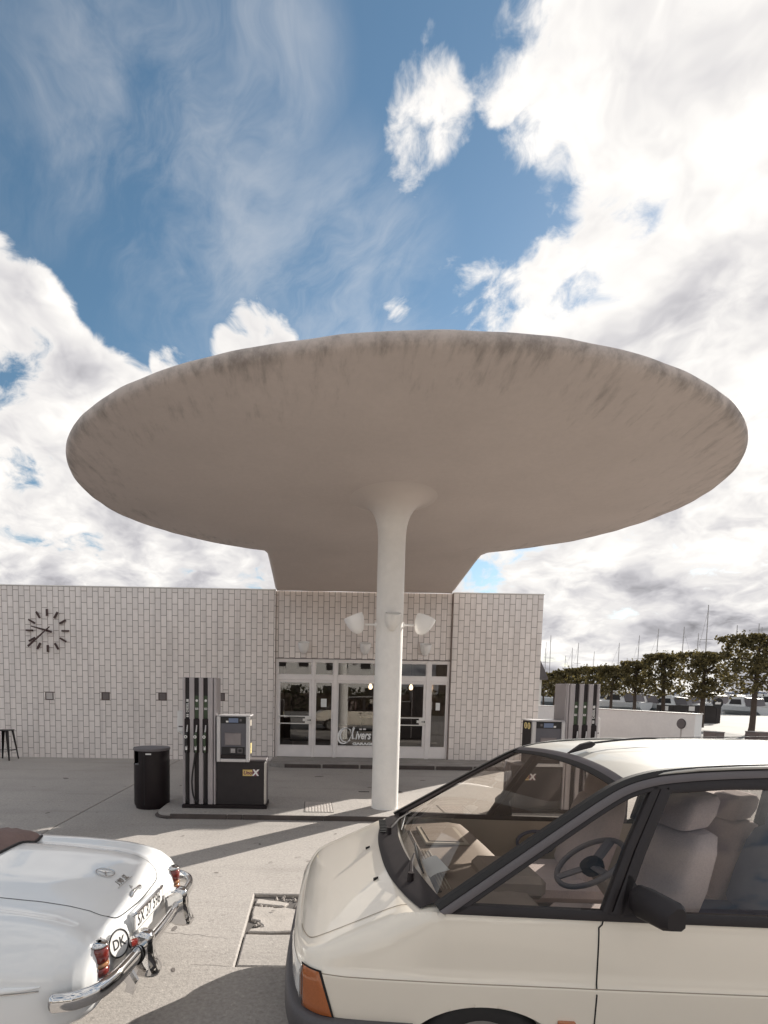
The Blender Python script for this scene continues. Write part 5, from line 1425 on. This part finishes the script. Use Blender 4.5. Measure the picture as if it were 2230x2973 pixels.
f4 = on_deck(-.022, 0); mb = MB(); mb.tube(spline([f4(-.062, -.006, .002), f4(-.052, .006, .012), f4(0, .011, .017), f4(.052, .006, .012), f4(.062, -.006, .002)], 4), .0085, 8, sq=1.4); cobj('boot_handle', mb, m_chrome, smooth=60)
# number plate
PX = .062
mb = MB(); mb.box(PX - .006, PX, -.218, .218, .538, .650, .003); pl = cobj('number_plate', mb, m_label)
for (y0, y1, z0, z1) in ((-.212, .212, .640, .643), (-.212, .212, .545, .548), (-.212, -.209, .548, .640), (.209, .212, .548, .640)):
    mb = MB(); mb.box(PX, PX + .0012, y0, y1, z0, z1); cobj('plate_border', mb, m_ink, pl)
cobj('plate_text', text_mesh('SX 37 596', .105, lambda x, y, z: (PX + .001 + z, x, .594 + y), .0006, bold=.0005, sx=.80), m_ink, pl, smooth=0, fix=False)
mb = MB(); mb.box(.02, PX - .007, -.2, .2, .53, .648, .01); cobj('plate_backing', mb, m_mwhite)
mb = MB(); mb.tube(spline([(PX - .012, -.215, .64), (PX + .006, -.19, .65), (PX + .01, 0, .652), (PX + .006, .19, .65), (PX - .012, .215, .64)], 4), .008, 8); cobj('plate_lamp_bar', mb, m_chrome)
# oval country badge
DKp = Vector((.052, -.405, .580)); DM = Matrix.Translation(DKp) @ Matrix.Rotation(rad(-16), 4, 'Z') @ Matrix.Rotation(rad(-12), 4, 'Y')
mb = MB(); mb.add([tuple(DM @ Vector((h, .072 * math.cos(a), .070 * math.sin(a)))) for h in (0, .006) for a in [2 * PI * i / 32 for i in range(32)]], [tuple(range(32)), tuple(range(32, 64))] + [(i, (i + 1) % 32, 32 + (i + 1) % 32, 32 + i) for i in range(32)]); dk = cobj('country_badge', mb, m_label)
mb = MB(); mb.tube([tuple(DM @ Vector((.006, .070 * math.cos(a), .068 * math.sin(a)))) for a in [2 * PI * i / 32 for i in range(33)]], .0045, 6, cap=False); cobj('badge_rim', mb, m_ink, dk)
cobj('badge_text', text_mesh('DK', .072, lambda x, y, z: tuple(DM @ Vector((.0068 + z, x, y))), .0005, bold=.0012, sx=.9), m_ink, dk, smooth=0, fix=False)
# tail lights
for s in (-1, 1):
    cx, cy = .002, s * .545
    def cap_(r, z0, z1, m, name, par, dx=0.0, n=20, k=1.0):
        prof = [(r * .35, z0 - .004), (r * .85, z0), (r, z0 + .008), (r, z1 - .008), (r * .85, z1), (r * .35, z1 + .004)]
        mb = MB(); mb.lathe(prof, n, (cx + dx, cy, 0)); return cobj(name, mb, m, par, smooth=45)
    mb = MB()
    hp = [(-.10, .475), (-.02, .462), (.034, .468), (.046, .480), (.046, .485), (-.10, .485)]
    mb.prism([(-.06, .50), (-.05, .472), (.0, .456), (.026, .458), (.030, .468), (.012, .476), (.006, .50), (.006, .63), (.012, .645), (.0, .652), (-.03, .640), (-.06, .60)], lambda a, b, q: (cx + a, cy + q, b), -.054, .054); hs_ = cobj('tail_light', mb, m_chrome, smooth=30)
    cap_(.047, .462, .492, m_chrome, 'lower_cap', hs_, .016)
    cap_(.047, .492, .535, m_red if s < 0 else m_amber, 'lens', hs_, .016)
    cap_(.0475, .535, .560, m_amber, 'lens', hs_, .016)
    cap_(.047, .560, .634, m_red, 'lens', hs_, .016)
    cap_(.046, .634, .655, m_chrome, 'upper_cap', hs_, .016)
    mb = MB(); mb.tube([(cx - .058, cy + .052 * q, z) for q in (s,) for z in (.47, .50, .58, .63)], .006, 6); cobj('gasket', mb, m_rubber, hs_)
# bumper blades, overriders
for s in (-1, 1):
    P = spline([(-.085, s * .800, .497), (-.05, s * .795, .498), (.02, s * .770, .499), (.085, s * .70, .500), (.118, s * .60, .502), (.128, s * .50, .502), (.135, s * .33, .502)], 5)
    n = len(P); mb = MB(); mb.tube(P, [(.014, .034, .042)[i] if i < 3 else .044 for i in range(n)], 14, sq=.62, up=(0, 0, 1)); cobj('rear_bumper', mb, m_chrome, smooth=60)
    po = [(.070, .560), (.100, .588), (.150, .606), (.186, .598), (.200, .572), (.198, .540), (.203, .48), (.215, .43), (.234, .392), (.230, .376), (.195, .370), (.145, .374), (.105, .395), (.080, .44), (.070, .50)]
    mb = MB(); rr = []
    for q, sh in ((-.054, .86), (-.046, .97), (-.024, 1.0), (.024, 1.0), (.046, .97), (.054, .86)):
        rr.append([(lerp(.145, a, sh) - (.010 if abs(q) > .036 else 0), s * .30 + q * (1.25 if b < .45 else .85), lerp(.49, b, sh)) for a, b in po])
    mb.grid(rr, closed=True); mb.add(rr[0], [tuple(range(len(po)))]); mb.add(rr[-1], [tuple(range(len(po)))[::-1]]); cobj('overrider', mb, m_chrome, smooth=50)
    mb = MB(); mb.tube([(.133 + .030 * math.cos(a), s * .362, .495 + .046 * math.sin(a)) for a in [2 * PI * i / 20 for i in range(21)]], .006, 6, cap=False); cobj('rubber_ring', mb, m_rubber)
P = spline([(.135, -.30, .494), (.140, -.15, .490), (.142, 0, .488), (.140, .15, .490), (.135, .30, .494)], 5)
mb = MB(); mb.tube(P, .038, 14, sq=.62, up=(0, 0, 1)); cobj('rear_bumper', mb, m_chrome, smooth=60)
mb = MB(); mb.prism([(.05, .47), (.13, .46), (.165, .40), (.15, .345), (.11, .36), (.12, .40), (.09, .43), (.05, .44)], lambda a, b, q: (a, -.44 + q, b), -.025, .025); cobj('bumper_bracket', mb, m_chrome, smooth=20)
# bright eyebrow over the rear wheel
for s in (-1, 1):
    def sd(x, z):
        q = sect(x)
        for i in range(len(q) - 1):
            if q[i][1] >= z >= q[i + 1][1] and q[i][0] > .6: return lerp(q[i][0], q[i + 1][0], (q[i][1] - z) / max(1e-6, q[i][1] - q[i + 1][1]))
        return q[-3][0]
    P = [(x, s * (sd(x, .555) + .002), .555 + .010 * (x + .14)) for x in [-.14 - .06 * i for i in range(14)]]
    mb = MB(); mb.tube(P, [.004, .010, .014, .016, .018] + [.019] * 9, 8, sq=.9); cobj('wing_moulding', mb, m_mwhite, smooth=60)
    mb = MB(); mb.tube([(p[0] - .003, p[1] + s * .006, p[2] - .016) for p in P], .003, 5); cobj('chrome_strip', mb, m_chrome)
# wheels, hood, seats, windscreen
for x in (-.95, -3.35):
    for s in (-1, 1):
        r, w = .31, .16; mb = MB(); mb.lathe([(r - .12, -w / 2), (r - .02, -w / 2), (r, -w / 2 + .03), (r, w / 2 - .03), (r - .02, w / 2), (r - .12, w / 2)], 32, (x, s * .74, r), Matrix.Rotation(PI / 2, 4, 'X')); wh = cobj('wheel', mb, m_rubber)
        mb = MB(); mb.lathe([(0, w * .5), (.10, w * .48), (.19, w * .35)], 24, (x, s * .74, r), Matrix.Rotation(-s * PI / 2, 4, 'X')); cobj('hub_cap', mb, m_chrome, wh)
rows = []
for i in range(13):
    u = i / 12; x = lerp(-.90, -1.42, u); row = []
    for j in range(33):
        k = -1 + 2 * j / 32; y = .60 * k
        zt = .845 + .085 * math.sin(PI * min(1, u * 1.25 + .08)) * (1 - abs(k) ** 5) + .010 * math.sin(k * 13 + u * 5) + .008 * math.sin(k * 29 + u * 17)
        row.append((x + .06 * abs(k) ** 3 * 0 - .05 * abs(k) ** 2, y, max(zt, deck(x, y) - .01) if u > .05 else deck(x, y) - .004))
    rows.append(row)
mb = MB(); mb.grid(rows); cobj('folded_hood', mb, m_soft, smooth=60)
mb = MB(); mb.tube(spline([(-.905 - .05 * k * k, .60 * k, deck(-.905 - .05 * k * k, .60 * k) + .004) for k in [-1 + i / 6 for i in range(13)]], 3), .010, 6); cobj('hood_edge', mb, m_ink)
mb = MB(); mb.box(-2.15, -1.42, -.58, .58, .80, .868, .02); cobj('cockpit', mb, m_soft)
mb = MB(); mb.grid([[(-2.15 + .16 * u, .58 * k, .86 + .36 * u) for k in (-1, -.6, 0, .6, 1)] for u in (0, .5, 1)]); cobj('windscreen', mb, m_cglass2)
mb = MB(); mb.tube([(-2.15, -.59, .86), (-1.99, -.59, 1.22), (-1.99, .59, 1.22), (-2.15, .59, .86)], .014, 8); cobj('windscreen_frame', mb, m_chrome)

# ------------------------------------------------------------------ boundary wall with a round opening, to the right of the station
wall = thing('boundary_wall', 'low white boundary wall with a dark round opening near its end', 'wall', (10.2, 17, 0))
A = Vector((10.74, 14.36)); B = Vector((8.9, 24.3)); dW = (B - A).normalized(); nW = Vector((-dW.y, dW.x)); LW = (B - A).length
def WP(l, o, z): p = A + dW * l + nW * o; return (p.x, p.y, z)
mb = MB(); ring_ = [(0, -.03), (0, 1.36), (.0, 1.375), (-.01, 1.385), (-.22, 1.385), (-.23, 1.375), (-.23, -.03)]
mb.grid([[WP(l, o, z) for o, z in ring_] for l in (0, .02, LW)]); mb.add([WP(0, o, z) for o, z in ring_], [tuple(range(len(ring_)))])
m_bwall = mat('wall_render', (.86, .85, .84), .8, var=.05, vscale=1.2, fine=.03, fscale=10)
obj('wall_body', mb, m_bwall, wall, smooth=20)
mb = MB(); mb.grid([[WP(l, o, z) for o, z in ((.018, 1.387), (.018, 1.405), (-.25, 1.405), (-.25, 1.387))] for l in (-.02, LW)], closed=True); mb.add([WP(-.02, o, z) for o, z in ((.018, 1.387), (.018, 1.405), (-.25, 1.405), (-.25, 1.387))], [(0, 1, 2, 3)]); obj('coping', mb, m_white, wall, smooth=0)
mb = MB(); mb.cyl(WP(.42, .03, 1.095), WP(.42, -.02, 1.095), .135, n=32); obj('round_opening', mb, m_trim, wall)
mb = MB(); mb.tube([WP(.42 + .137 * math.cos(a), .012, 1.095 + .137 * math.sin(a)) for a in [2 * PI * i / 32 for i in range(33)]], .010, 6, cap=False); obj('opening_rim', mb, m_dark, wall)
mb = MB(); mb.add([WP(.39, .003, .96), WP(.45, .003, .96), WP(.44, .003, .45), WP(.40, .003, .45)], [(0, 1, 2, 3)]); obj('rust_run', mb, mat('rust_run', (.52, .50, .49), .85), wall, smooth=0)
# ------------------------------------------------------------------ neighbour's house peeping out behind the station
h = thing('house', 'white house with a dark pitched roof peeping out behind the station', 'house', (10.6, 32, 0))
mb = MB(); mb.box(7.5, 13.34, 30, 38, -.03, 2.86); obj('wall', mb, m_white, h)
mb = MB(); mb.prism([(13.56, 2.68), (13.56, 2.80), (12.0, 6.0), (8.0, 6.0), (7.2, 2.90), (7.2, 2.68)], lambda a, b, q: (a, q, b), 29.7, 38.3); obj('roof', mb, m_roof, h, smooth=0)
# ------------------------------------------------------------------ clipped lime trees
def leaf_geo(c, size, rr):
    n = Vector((rr.gauss(0, 1), rr.gauss(0, 1), rr.gauss(0, 1))).normalized(); a = n.orthogonal().normalized(); b = n.cross(a)
    th = rr.uniform(0, 6.28); u = a * math.cos(th) + b * math.sin(th); w = n.cross(u)
    s_ = size * rr.uniform(.6, 1.25)
    return [tuple(c + u * s_), tuple(c + w * s_ * .62 + u * .15 * s_ + n * s_ * .12), tuple(c - u * s_ * .9), tuple(c - w * s_ * .62 + u * .15 * s_ + n * s_ * .12)]
def lime(x, y, H, hw, hd, zb, seed, nl, lsize, label):
    rr = random.Random(seed)
    t = thing('lime_tree', label, 'tree', (x, y, 0), 0, 'clipped lime trees along the harbour')
    mb = MB(); lean = rr.uniform(-.06, .10)
    mb.tube(spline([(x, y, -.03), (x + .03 + lean * .2, y, .6), (x + lean * .5, y, zb), (x + lean, y, (zb + H) / 2), (x + lean * .8, y, H - .3)], 3), [.17, .15, .135, .13, .125, .12, .115, .11, .10, .08, .06, .05, .03], 8)
    limbs = []
    for i in range(11):
        z0 = lerp(zb - .05, H - .5, (i + .5) / 11); a = rr.uniform(0, 6.28); l = rr.uniform(.55, .95)
        e = Vector((x + lean + math.cos(a) * hw * l, y + math.sin(a) * hd * l, z0 + rr.uniform(.1, .6))); limbs.append(e)
        mb.tube([(x + lean * .8, y, z0), Vector((x + lean, y, z0)).lerp(e, .5) + Vector((0, 0, .10)), e], [.05, .035, .014], 5)
    obj('trunk', mb, m_bark, t, smooth=60)
    # clumps fill a clipped box unevenly and leave holes
    cl = []
    for i in range(78):
        p = Vector((x + lean + rr.uniform(-hw, hw), y + rr.uniform(-hd, hd), rr.uniform(zb, H - .08)))
        k = (p.z - zb) / (H - zb); lim = .62 + .38 * sstep(0, .35, k)
        if abs(p.x - x - lean) > hw * lim: continue
        cl.append((p, rr.uniform(.20, .36)))
    for i in range(26): cl.append((Vector((x + lean + hw * (-1 + 2 * (i + .5) / 26), y + rr.uniform(-hd, hd) * .8, H - .10 + rr.uniform(-.08, .04))), rr.uniform(.13, .22)))
    holes = [(Vector((x + rr.uniform(-hw, hw) * .85, 0, rr.uniform(zb + .2, H - .5))), rr.uniform(.10, .22)) for _ in range(13)]
    mb = MB(); vs = []; fs = []
    for i in range(nl):
        c, r_ = cl[i % len(cl)] if i < nl * .9 else (Vector((x + lean + rr.uniform(-hw, hw), y + rr.uniform(-hd, hd), rr.uniform(zb, H))), .2)
        p = c + Vector((rr.gauss(0, 1), rr.gauss(0, 1), rr.gauss(0, .8))) * r_ * .55
        if p.z > H + .06: p.z = H + rr.uniform(-.1, .1)
        if any((p.x - hc.x) ** 2 + (p.z - hc.z) ** 2 < hr * hr for hc, hr in holes) and rr.random() < .9: continue
        q = leaf_geo(p, lsize, rr); b0 = len(vs); vs += q; fs.append((b0, b0 + 1, b0 + 2, b0 + 3))
    for i in range(rr.randint(3, 7)):              # unclipped shoots on top
        p = Vector((x + rr.uniform(-hw, hw), y, H)); 
        for j in range(5): q = leaf_geo(p + Vector((rr.uniform(-.04, .04), 0, .07 * j)), lsize * .6, rr); b0 = len(vs); vs += q; fs.append((b0, b0 + 1, b0 + 2, b0 + 3))
    mb.add(vs, fs); obj('crown', mb, m_leaf, t, smooth=0, fix=False)
ORD = ['first', 'second', 'third', 'fourth', 'fifth', 'sixth', 'seventh', 'eighth', 'ninth', 'tenth', 'eleventh', 'twelfth', 'thirteenth', 'fourteenth', 'fifteenth', 'sixteenth', 'seventeenth', 'eighteenth', 'nineteenth']
TR = [(22.75, 26.5, 4.98, 1.55, 1.0, 2.05, 'tallest clipped lime tree at the right edge of the picture'),
      (24.0, 31.6, 4.50, 1.40, .95, 1.75, 'clipped lime tree just right of the end of the white boundary wall'),
      (25.0, 36.6, 4.75, 1.05, .9, 1.95, 'clipped lime tree above the right half of the boundary wall'),
      (25.9, 41.3, 4.50, 1.0, .9, 1.95, 'clipped lime tree above the middle of the boundary wall'),
      (26.7, 46.0, 4.35, 1.0, .9, 1.95, 'clipped lime tree just right of the far fuel pump tower'),
      (27.6, 50.6, 4.50, 1.15, .9, 1.7, None), (28.5, 55.2, 4.55, 1.2, .9, 1.7, None), (29.4, 59.8, 4.5, 1.2, .9, 1.7, None), (30.3, 64.5, 4.4, 1.25, .9, 1.6, None), (31.2, 69.4, 4.4, 1.3, .9, 1.6, None), (32.1, 74.4, 4.3, 1.3, .9, 1.5, None)]
for i, (x, y, H_, hw, hd, zb, lab) in enumerate(TR):
    lime(x, y, H_, hw, hd, zb, 70 + i, 5200 if i < 2 else 3600 if i < 5 else 2000, .10 if i < 2 else .125 if i < 5 else .17, lab or 'distant clipped lime tree behind the far fuel pump, %s counted from the right edge' % ORD[i])
# ------------------------------------------------------------------ promenade, blocks, black hoarding, sign
pv = MB(); pv.add([(19.4, 10, -.028), (60, 10, -.028), (60, 90, -.028), (36, 90, -.028), (21.2, 24, -.028)], [(0, 1, 2, 3, 4)])
struct('promenade', pv, mat('promenade', (.30, .28, .26), .9, var=.10, vscale=.4, fine=.08, fscale=8))
for i, (x, y, w, hgt, lab) in enumerate(((17.3, 22.0, .45, .36, 'low brown block on the roadside, nearer the boundary wall'), (19.5, 22.4, .55, .36, 'low brown block on the roadside at the right edge'))):
    t = thing('roadside_block', lab, 'block', (x, y, 0), rad(8), 'low blocks along the road')
    mb = MB(); mb.box(-w / 2, w / 2, -.30, .30, -.03, hgt, .02); obj('block', mb, mat('block', (.17, .13, .12), .9, var=.15), t, local=True)
    mb = MB(); mb.box(-w / 2 - .01, w / 2 + .01, -.31, .31, hgt, hgt + .03, .008); obj('cap', mb, m_pave, t, local=True)
mb = MB(); mb.box(14.2, 30, 21.1, 21.35, -.03, .07, .02); o = obj('kerb', mb, m_white); tag(o, kind='structure')
t = thing('black_hoarding', 'black panel hoarding with white notices under the round sign', 'hoarding', (27.2, 36, 0))
for k in range(4):
    mb = MB(); mb.box(24.6 + k * 1.15, 25.72 + k * 1.15, 36.6, 36.68, -.03, 1.22, .01); pn = obj('panel', mb, m_fence, t)
for x, w in ((25.1, .28), (26.85, .42)):
    mb = MB(); mb.box(x, x + w, 36.585, 36.598, .82, 1.14); obj('notice', mb, m_label, t)
t = thing('round_sign', 'round dark sign with a white boat mark on a pole', 'sign', (28.5, 36.2, 0))
mb = MB(); mb.cyl((28.55, 36.2, -.03), (28.55, 36.2, 1.75), .03, n=8); obj('pole', mb, m_dark, t)
mb = MB(); mb.cyl((28.55, 36.17, 1.42), (28.55, 36.13, 1.42), .36, n=28); obj('disc', mb, m_ink, t)
mb = MB(); mb.prism([(-.2, -.10), (.17, -.10), (.20, .06), (.02, .04), (-.06, .09), (-.22, .02)], lambda a, b, q: (28.55 + a, q, 1.43 + b), 36.128, 36.124); obj('mark', mb, m_label, t)
for x, y, hgt, lab in ((25.6, 33.5, 2.6, 'thin dark post between the clipped lime trees'), (24.5, 26.3, 3.2, 'thin dark lamp post behind the tallest lime tree')):
    t = thing('lamp_post', lab, 'post', (x, y, 0)); mb = MB(); mb.cyl((x, y, -.03), (x, y, hgt), .035, .025, 8); obj('post', mb, m_dark, t)
    mb = MB(); mb.cyl((x, y, hgt), (x, y, hgt + .12), .05, .09, 8); obj('head', mb, m_dark, t)
# ------------------------------------------------------------------ harbour
wt = MB(); wt.add([(34, 52, -.020), (400, 52, -.020), (400, 420, -.020), (40, 420, -.020)], [(0, 1, 2, 3)]); struct('water', wt, m_water)
mb = MB(); mb.prism([(0, -.03), (7, -.03), (4.6, 2.15), (2.4, 2.15)], lambda a, b, q: (q, 190 + a, b), 60, 420); o = obj('breakwater', mb, mat('breakwater', (.16, .145, .14), .95, var=.3, vscale=.3)); tag(o, kind='structure')
def boat_proto(sail):
    L, w, f_ = (9.0, 1.45, 1.05) if sail else (7.4, 1.3, 1.0)
    rows = []
    for i in range(9):
        u = i / 8; x = -L / 2 + L * u; hw = w * (math.sin(PI * min(1, .30 + u * .70)) ** .7) if u < 1 else .03; zs = f_ + .25 * u * u
        rows.append([(x, -hw, zs), (x + .1 * u, -hw * .9, .45), (x, -hw * .45, .02), (x, 0, -.25), (x, hw * .45, .02), (x + .1 * u, hw * .9, .45), (x, hw, zs)])
    mb = MB(); mb.grid(rows); mb.grid([[(r[0][0], r[0][1], r[0][2] - .04), (r[0][0], 0, r[0][2] + .05), (r[-1][0], r[-1][1], r[-1][2] - .04)] for r in rows]); mb.add(rows[0], [tuple(range(7))])
    P = [('hull', mb, m_hull)]
    mb = MB(); mb.prism([(-L * .22, f_), (L * .22, f_ + .08), (L * .14, f_ + .55), (L * .08, f_ + (.62 if sail else 1.25)), (-L * .14, f_ + (.55 if sail else 1.30)), (-L * .20, f_ + .45)], lambda a, b, q: (a, q, b), -w * .58, w * .58); P.append(('cabin', mb, m_hull))
    for s in (-1, 1):
        mb = MB(); mb.prism([(-L * .14, f_ + .25), (L * .12, f_ + .28), (L * .08, f_ + (.45 if sail else .95)), (-L * .12, f_ + (.42 if sail else .95))], lambda a, b, q: (a, q, b), s * (w * .58 + .004), s * (w * .58 + .02)); P.append(('cabin_window', mb, m_ink))
    if sail:
        mb = MB(); mb.cyl((.6, 0, f_), (.6, 0, 12.2), .075, .05, 6); P.append(('mast', mb, m_mast))
        mb = MB(); mb.tube([(.6, 0, 2.3), (-3.3, 0, 2.15)], [.16, .10], 8); P.append(('boom', mb, m_bseat))
        mb = MB(); mb.cyl((L * .48, 0, f_ + .2), (.6, 0, 11.6), .016, n=4); P.append(('stay', mb, m_mast))
        mb = MB(); mb.cyl((.6, -.7, 8.2), (.6, .7, 8.2), .03, n=4); P.append(('spreader', mb, m_mast))
    else:
        mb = MB(); mb.prism([(-L * .42, f_ + .1), (-L * .2, f_ + .1), (-L * .17, f_ + 1.2), (-L * .38, f_ + 1.05)], lambda a, b, q: (a, q, b), -w * .5, w * .5); P.append(('spray_hood', mb, m_trim))
    return P
PR = {True: boat_proto(True), False: boat_proto(False)}
MESH = {}
for k, lst in PR.items():
    for i, (nm, mb, m) in enumerate(lst):
        me = mb.mesh(nm); fixn(me); me.materials.append(m); MESH[(k, i)] = (nm, me)
def boat(sail, x, y, rz, sc, label, grp):
    t = thing('sailing_boat' if sail else 'motor_boat', label, 'boat', (x, y, 0), rz, grp); t.scale = (sc,) * 3; t.rotation_euler = (R.uniform(-.02, .02), R.uniform(-.012, .02), rz)
    for i in range(len(PR[sail])):
        nm, me = MESH[(sail, i)]; link(bpy.data.objects.new(nm, me), t)
#   picture column of each mast as a bearing, distance, height factor
for nb, (tanb, dist, sc) in enumerate(sorted(((.458, 96, .93), (.470, 92, 1.0), (.487, 118, .86), (.512, 110, .95), (.521, 86, .85), (.549, 125, 1.0), (.602, 104, 1.0), (.639, 92, 1.02), (.676, 88, 1.08), (.712, 80, 1.02), (.742, 84, .98), (.775, 74, 1.22), (.815, 95, 1.1), (.832, 88, 1.15), (.858, 82, 1.1), (.876, 90, 1.15), (.79, 120, 1.0), (.90, 76, 1.0), (.93, 84, 1.1)))):
    boat(True, tanb * dist - .6 * sc, dist, rad(R.choice([0, 180, 90, 80, 100, 10])), sc, 'white sailing boat behind the lime trees, its mast %s from the left' % ORD[nb], 'sailing boats in the harbour')
for i in range(26):
    tanb = .545 + .016 * i; dist = R.uniform(56, 78); boat(False, tanb * dist, dist, rad(R.uniform(60, 120)), R.uniform(.8, 1.1), 'white motor boat moored in the harbour behind the lime trees', 'motor boats in the harbour')
# ------------------------------------------------------------------ the street behind the camera (mirrored in glass and paint)
def block(x0, x1, y, hgt, m, label):
    t = thing('apartment_house', label, 'house', ((x0 + x1) / 2, y, 0))
    mb = MB(); mb.box(x0, x1, y - 9, y, -.03, hgt); obj('wall', mb, m, t)
    mb = MB(); mb.prism([(0, hgt), (-9, hgt), (-4.5, hgt + 2.4)], lambda a, b, q: (q, y + a, b), x0 - .3, x1 + .3); obj('roof', mb, m_roof, t, smooth=0)
    n = int((x1 - x0) / 2.4)
    for fl in range(int(hgt / 2.9)):
        for i in range(n):
            xx = x0 + (i + .5) * (x1 - x0) / n; mb = MB(); mb.box(xx - .6, xx + .6, y - .02, y + .03, .9 + fl * 2.9, 2.3 + fl * 2.9); w_ = obj('window', mb, m_white, t)
            mb = MB(); mb.box(xx - .52, xx + .52, y + .03, y + .04, .98 + fl * 2.9, 2.22 + fl * 2.9); obj('pane', mb, m_ink, w_)
block(-30, -11, -27, 6.0, m_brick, 'brick apartment house across the street, mirrored in the left shop door')
block(-7, 10, -29, 6.0, m_white, 'pale apartment house across the street, mirrored in the wide shop window')
block(15, 34, -27, 6.0, m_brick, 'brick apartment house across the street, mirrored in the minivan door')
for i, (a, b) in enumerate(((-22, -8), (-7, 5), (6, 20))):
    rr = random.Random(500 + i); vs = []; fs = []
    for k in range(2600):
        p = Vector((rr.uniform(a, b), -16.5 + rr.gauss(0, .4), rr.uniform(0, 1.9 + .3 * math.sin(k)))); q = leaf_geo(p, .16, rr); n0 = len(vs); vs += q; fs.append((n0, n0 + 1, n0 + 2, n0 + 3))
    mb = MB(); mb.add(vs, fs); t = thing('hedge', ('dark hedge across the street, mirrored in the left shop glass', 'dark hedge across the street, mirrored in the minivan front', 'dark hedge across the street, mirrored in the minivan door glass')[i], 'hedge', ((a + b) / 2, -16.5, 0))
    obj('foliage', mb, m_leafd, t, smooth=0, fix=False)
    mb = MB(); mb.box(a, b, -16.9, -16.2, -.03, 1.5); obj('stems', mb, m_bark, t)
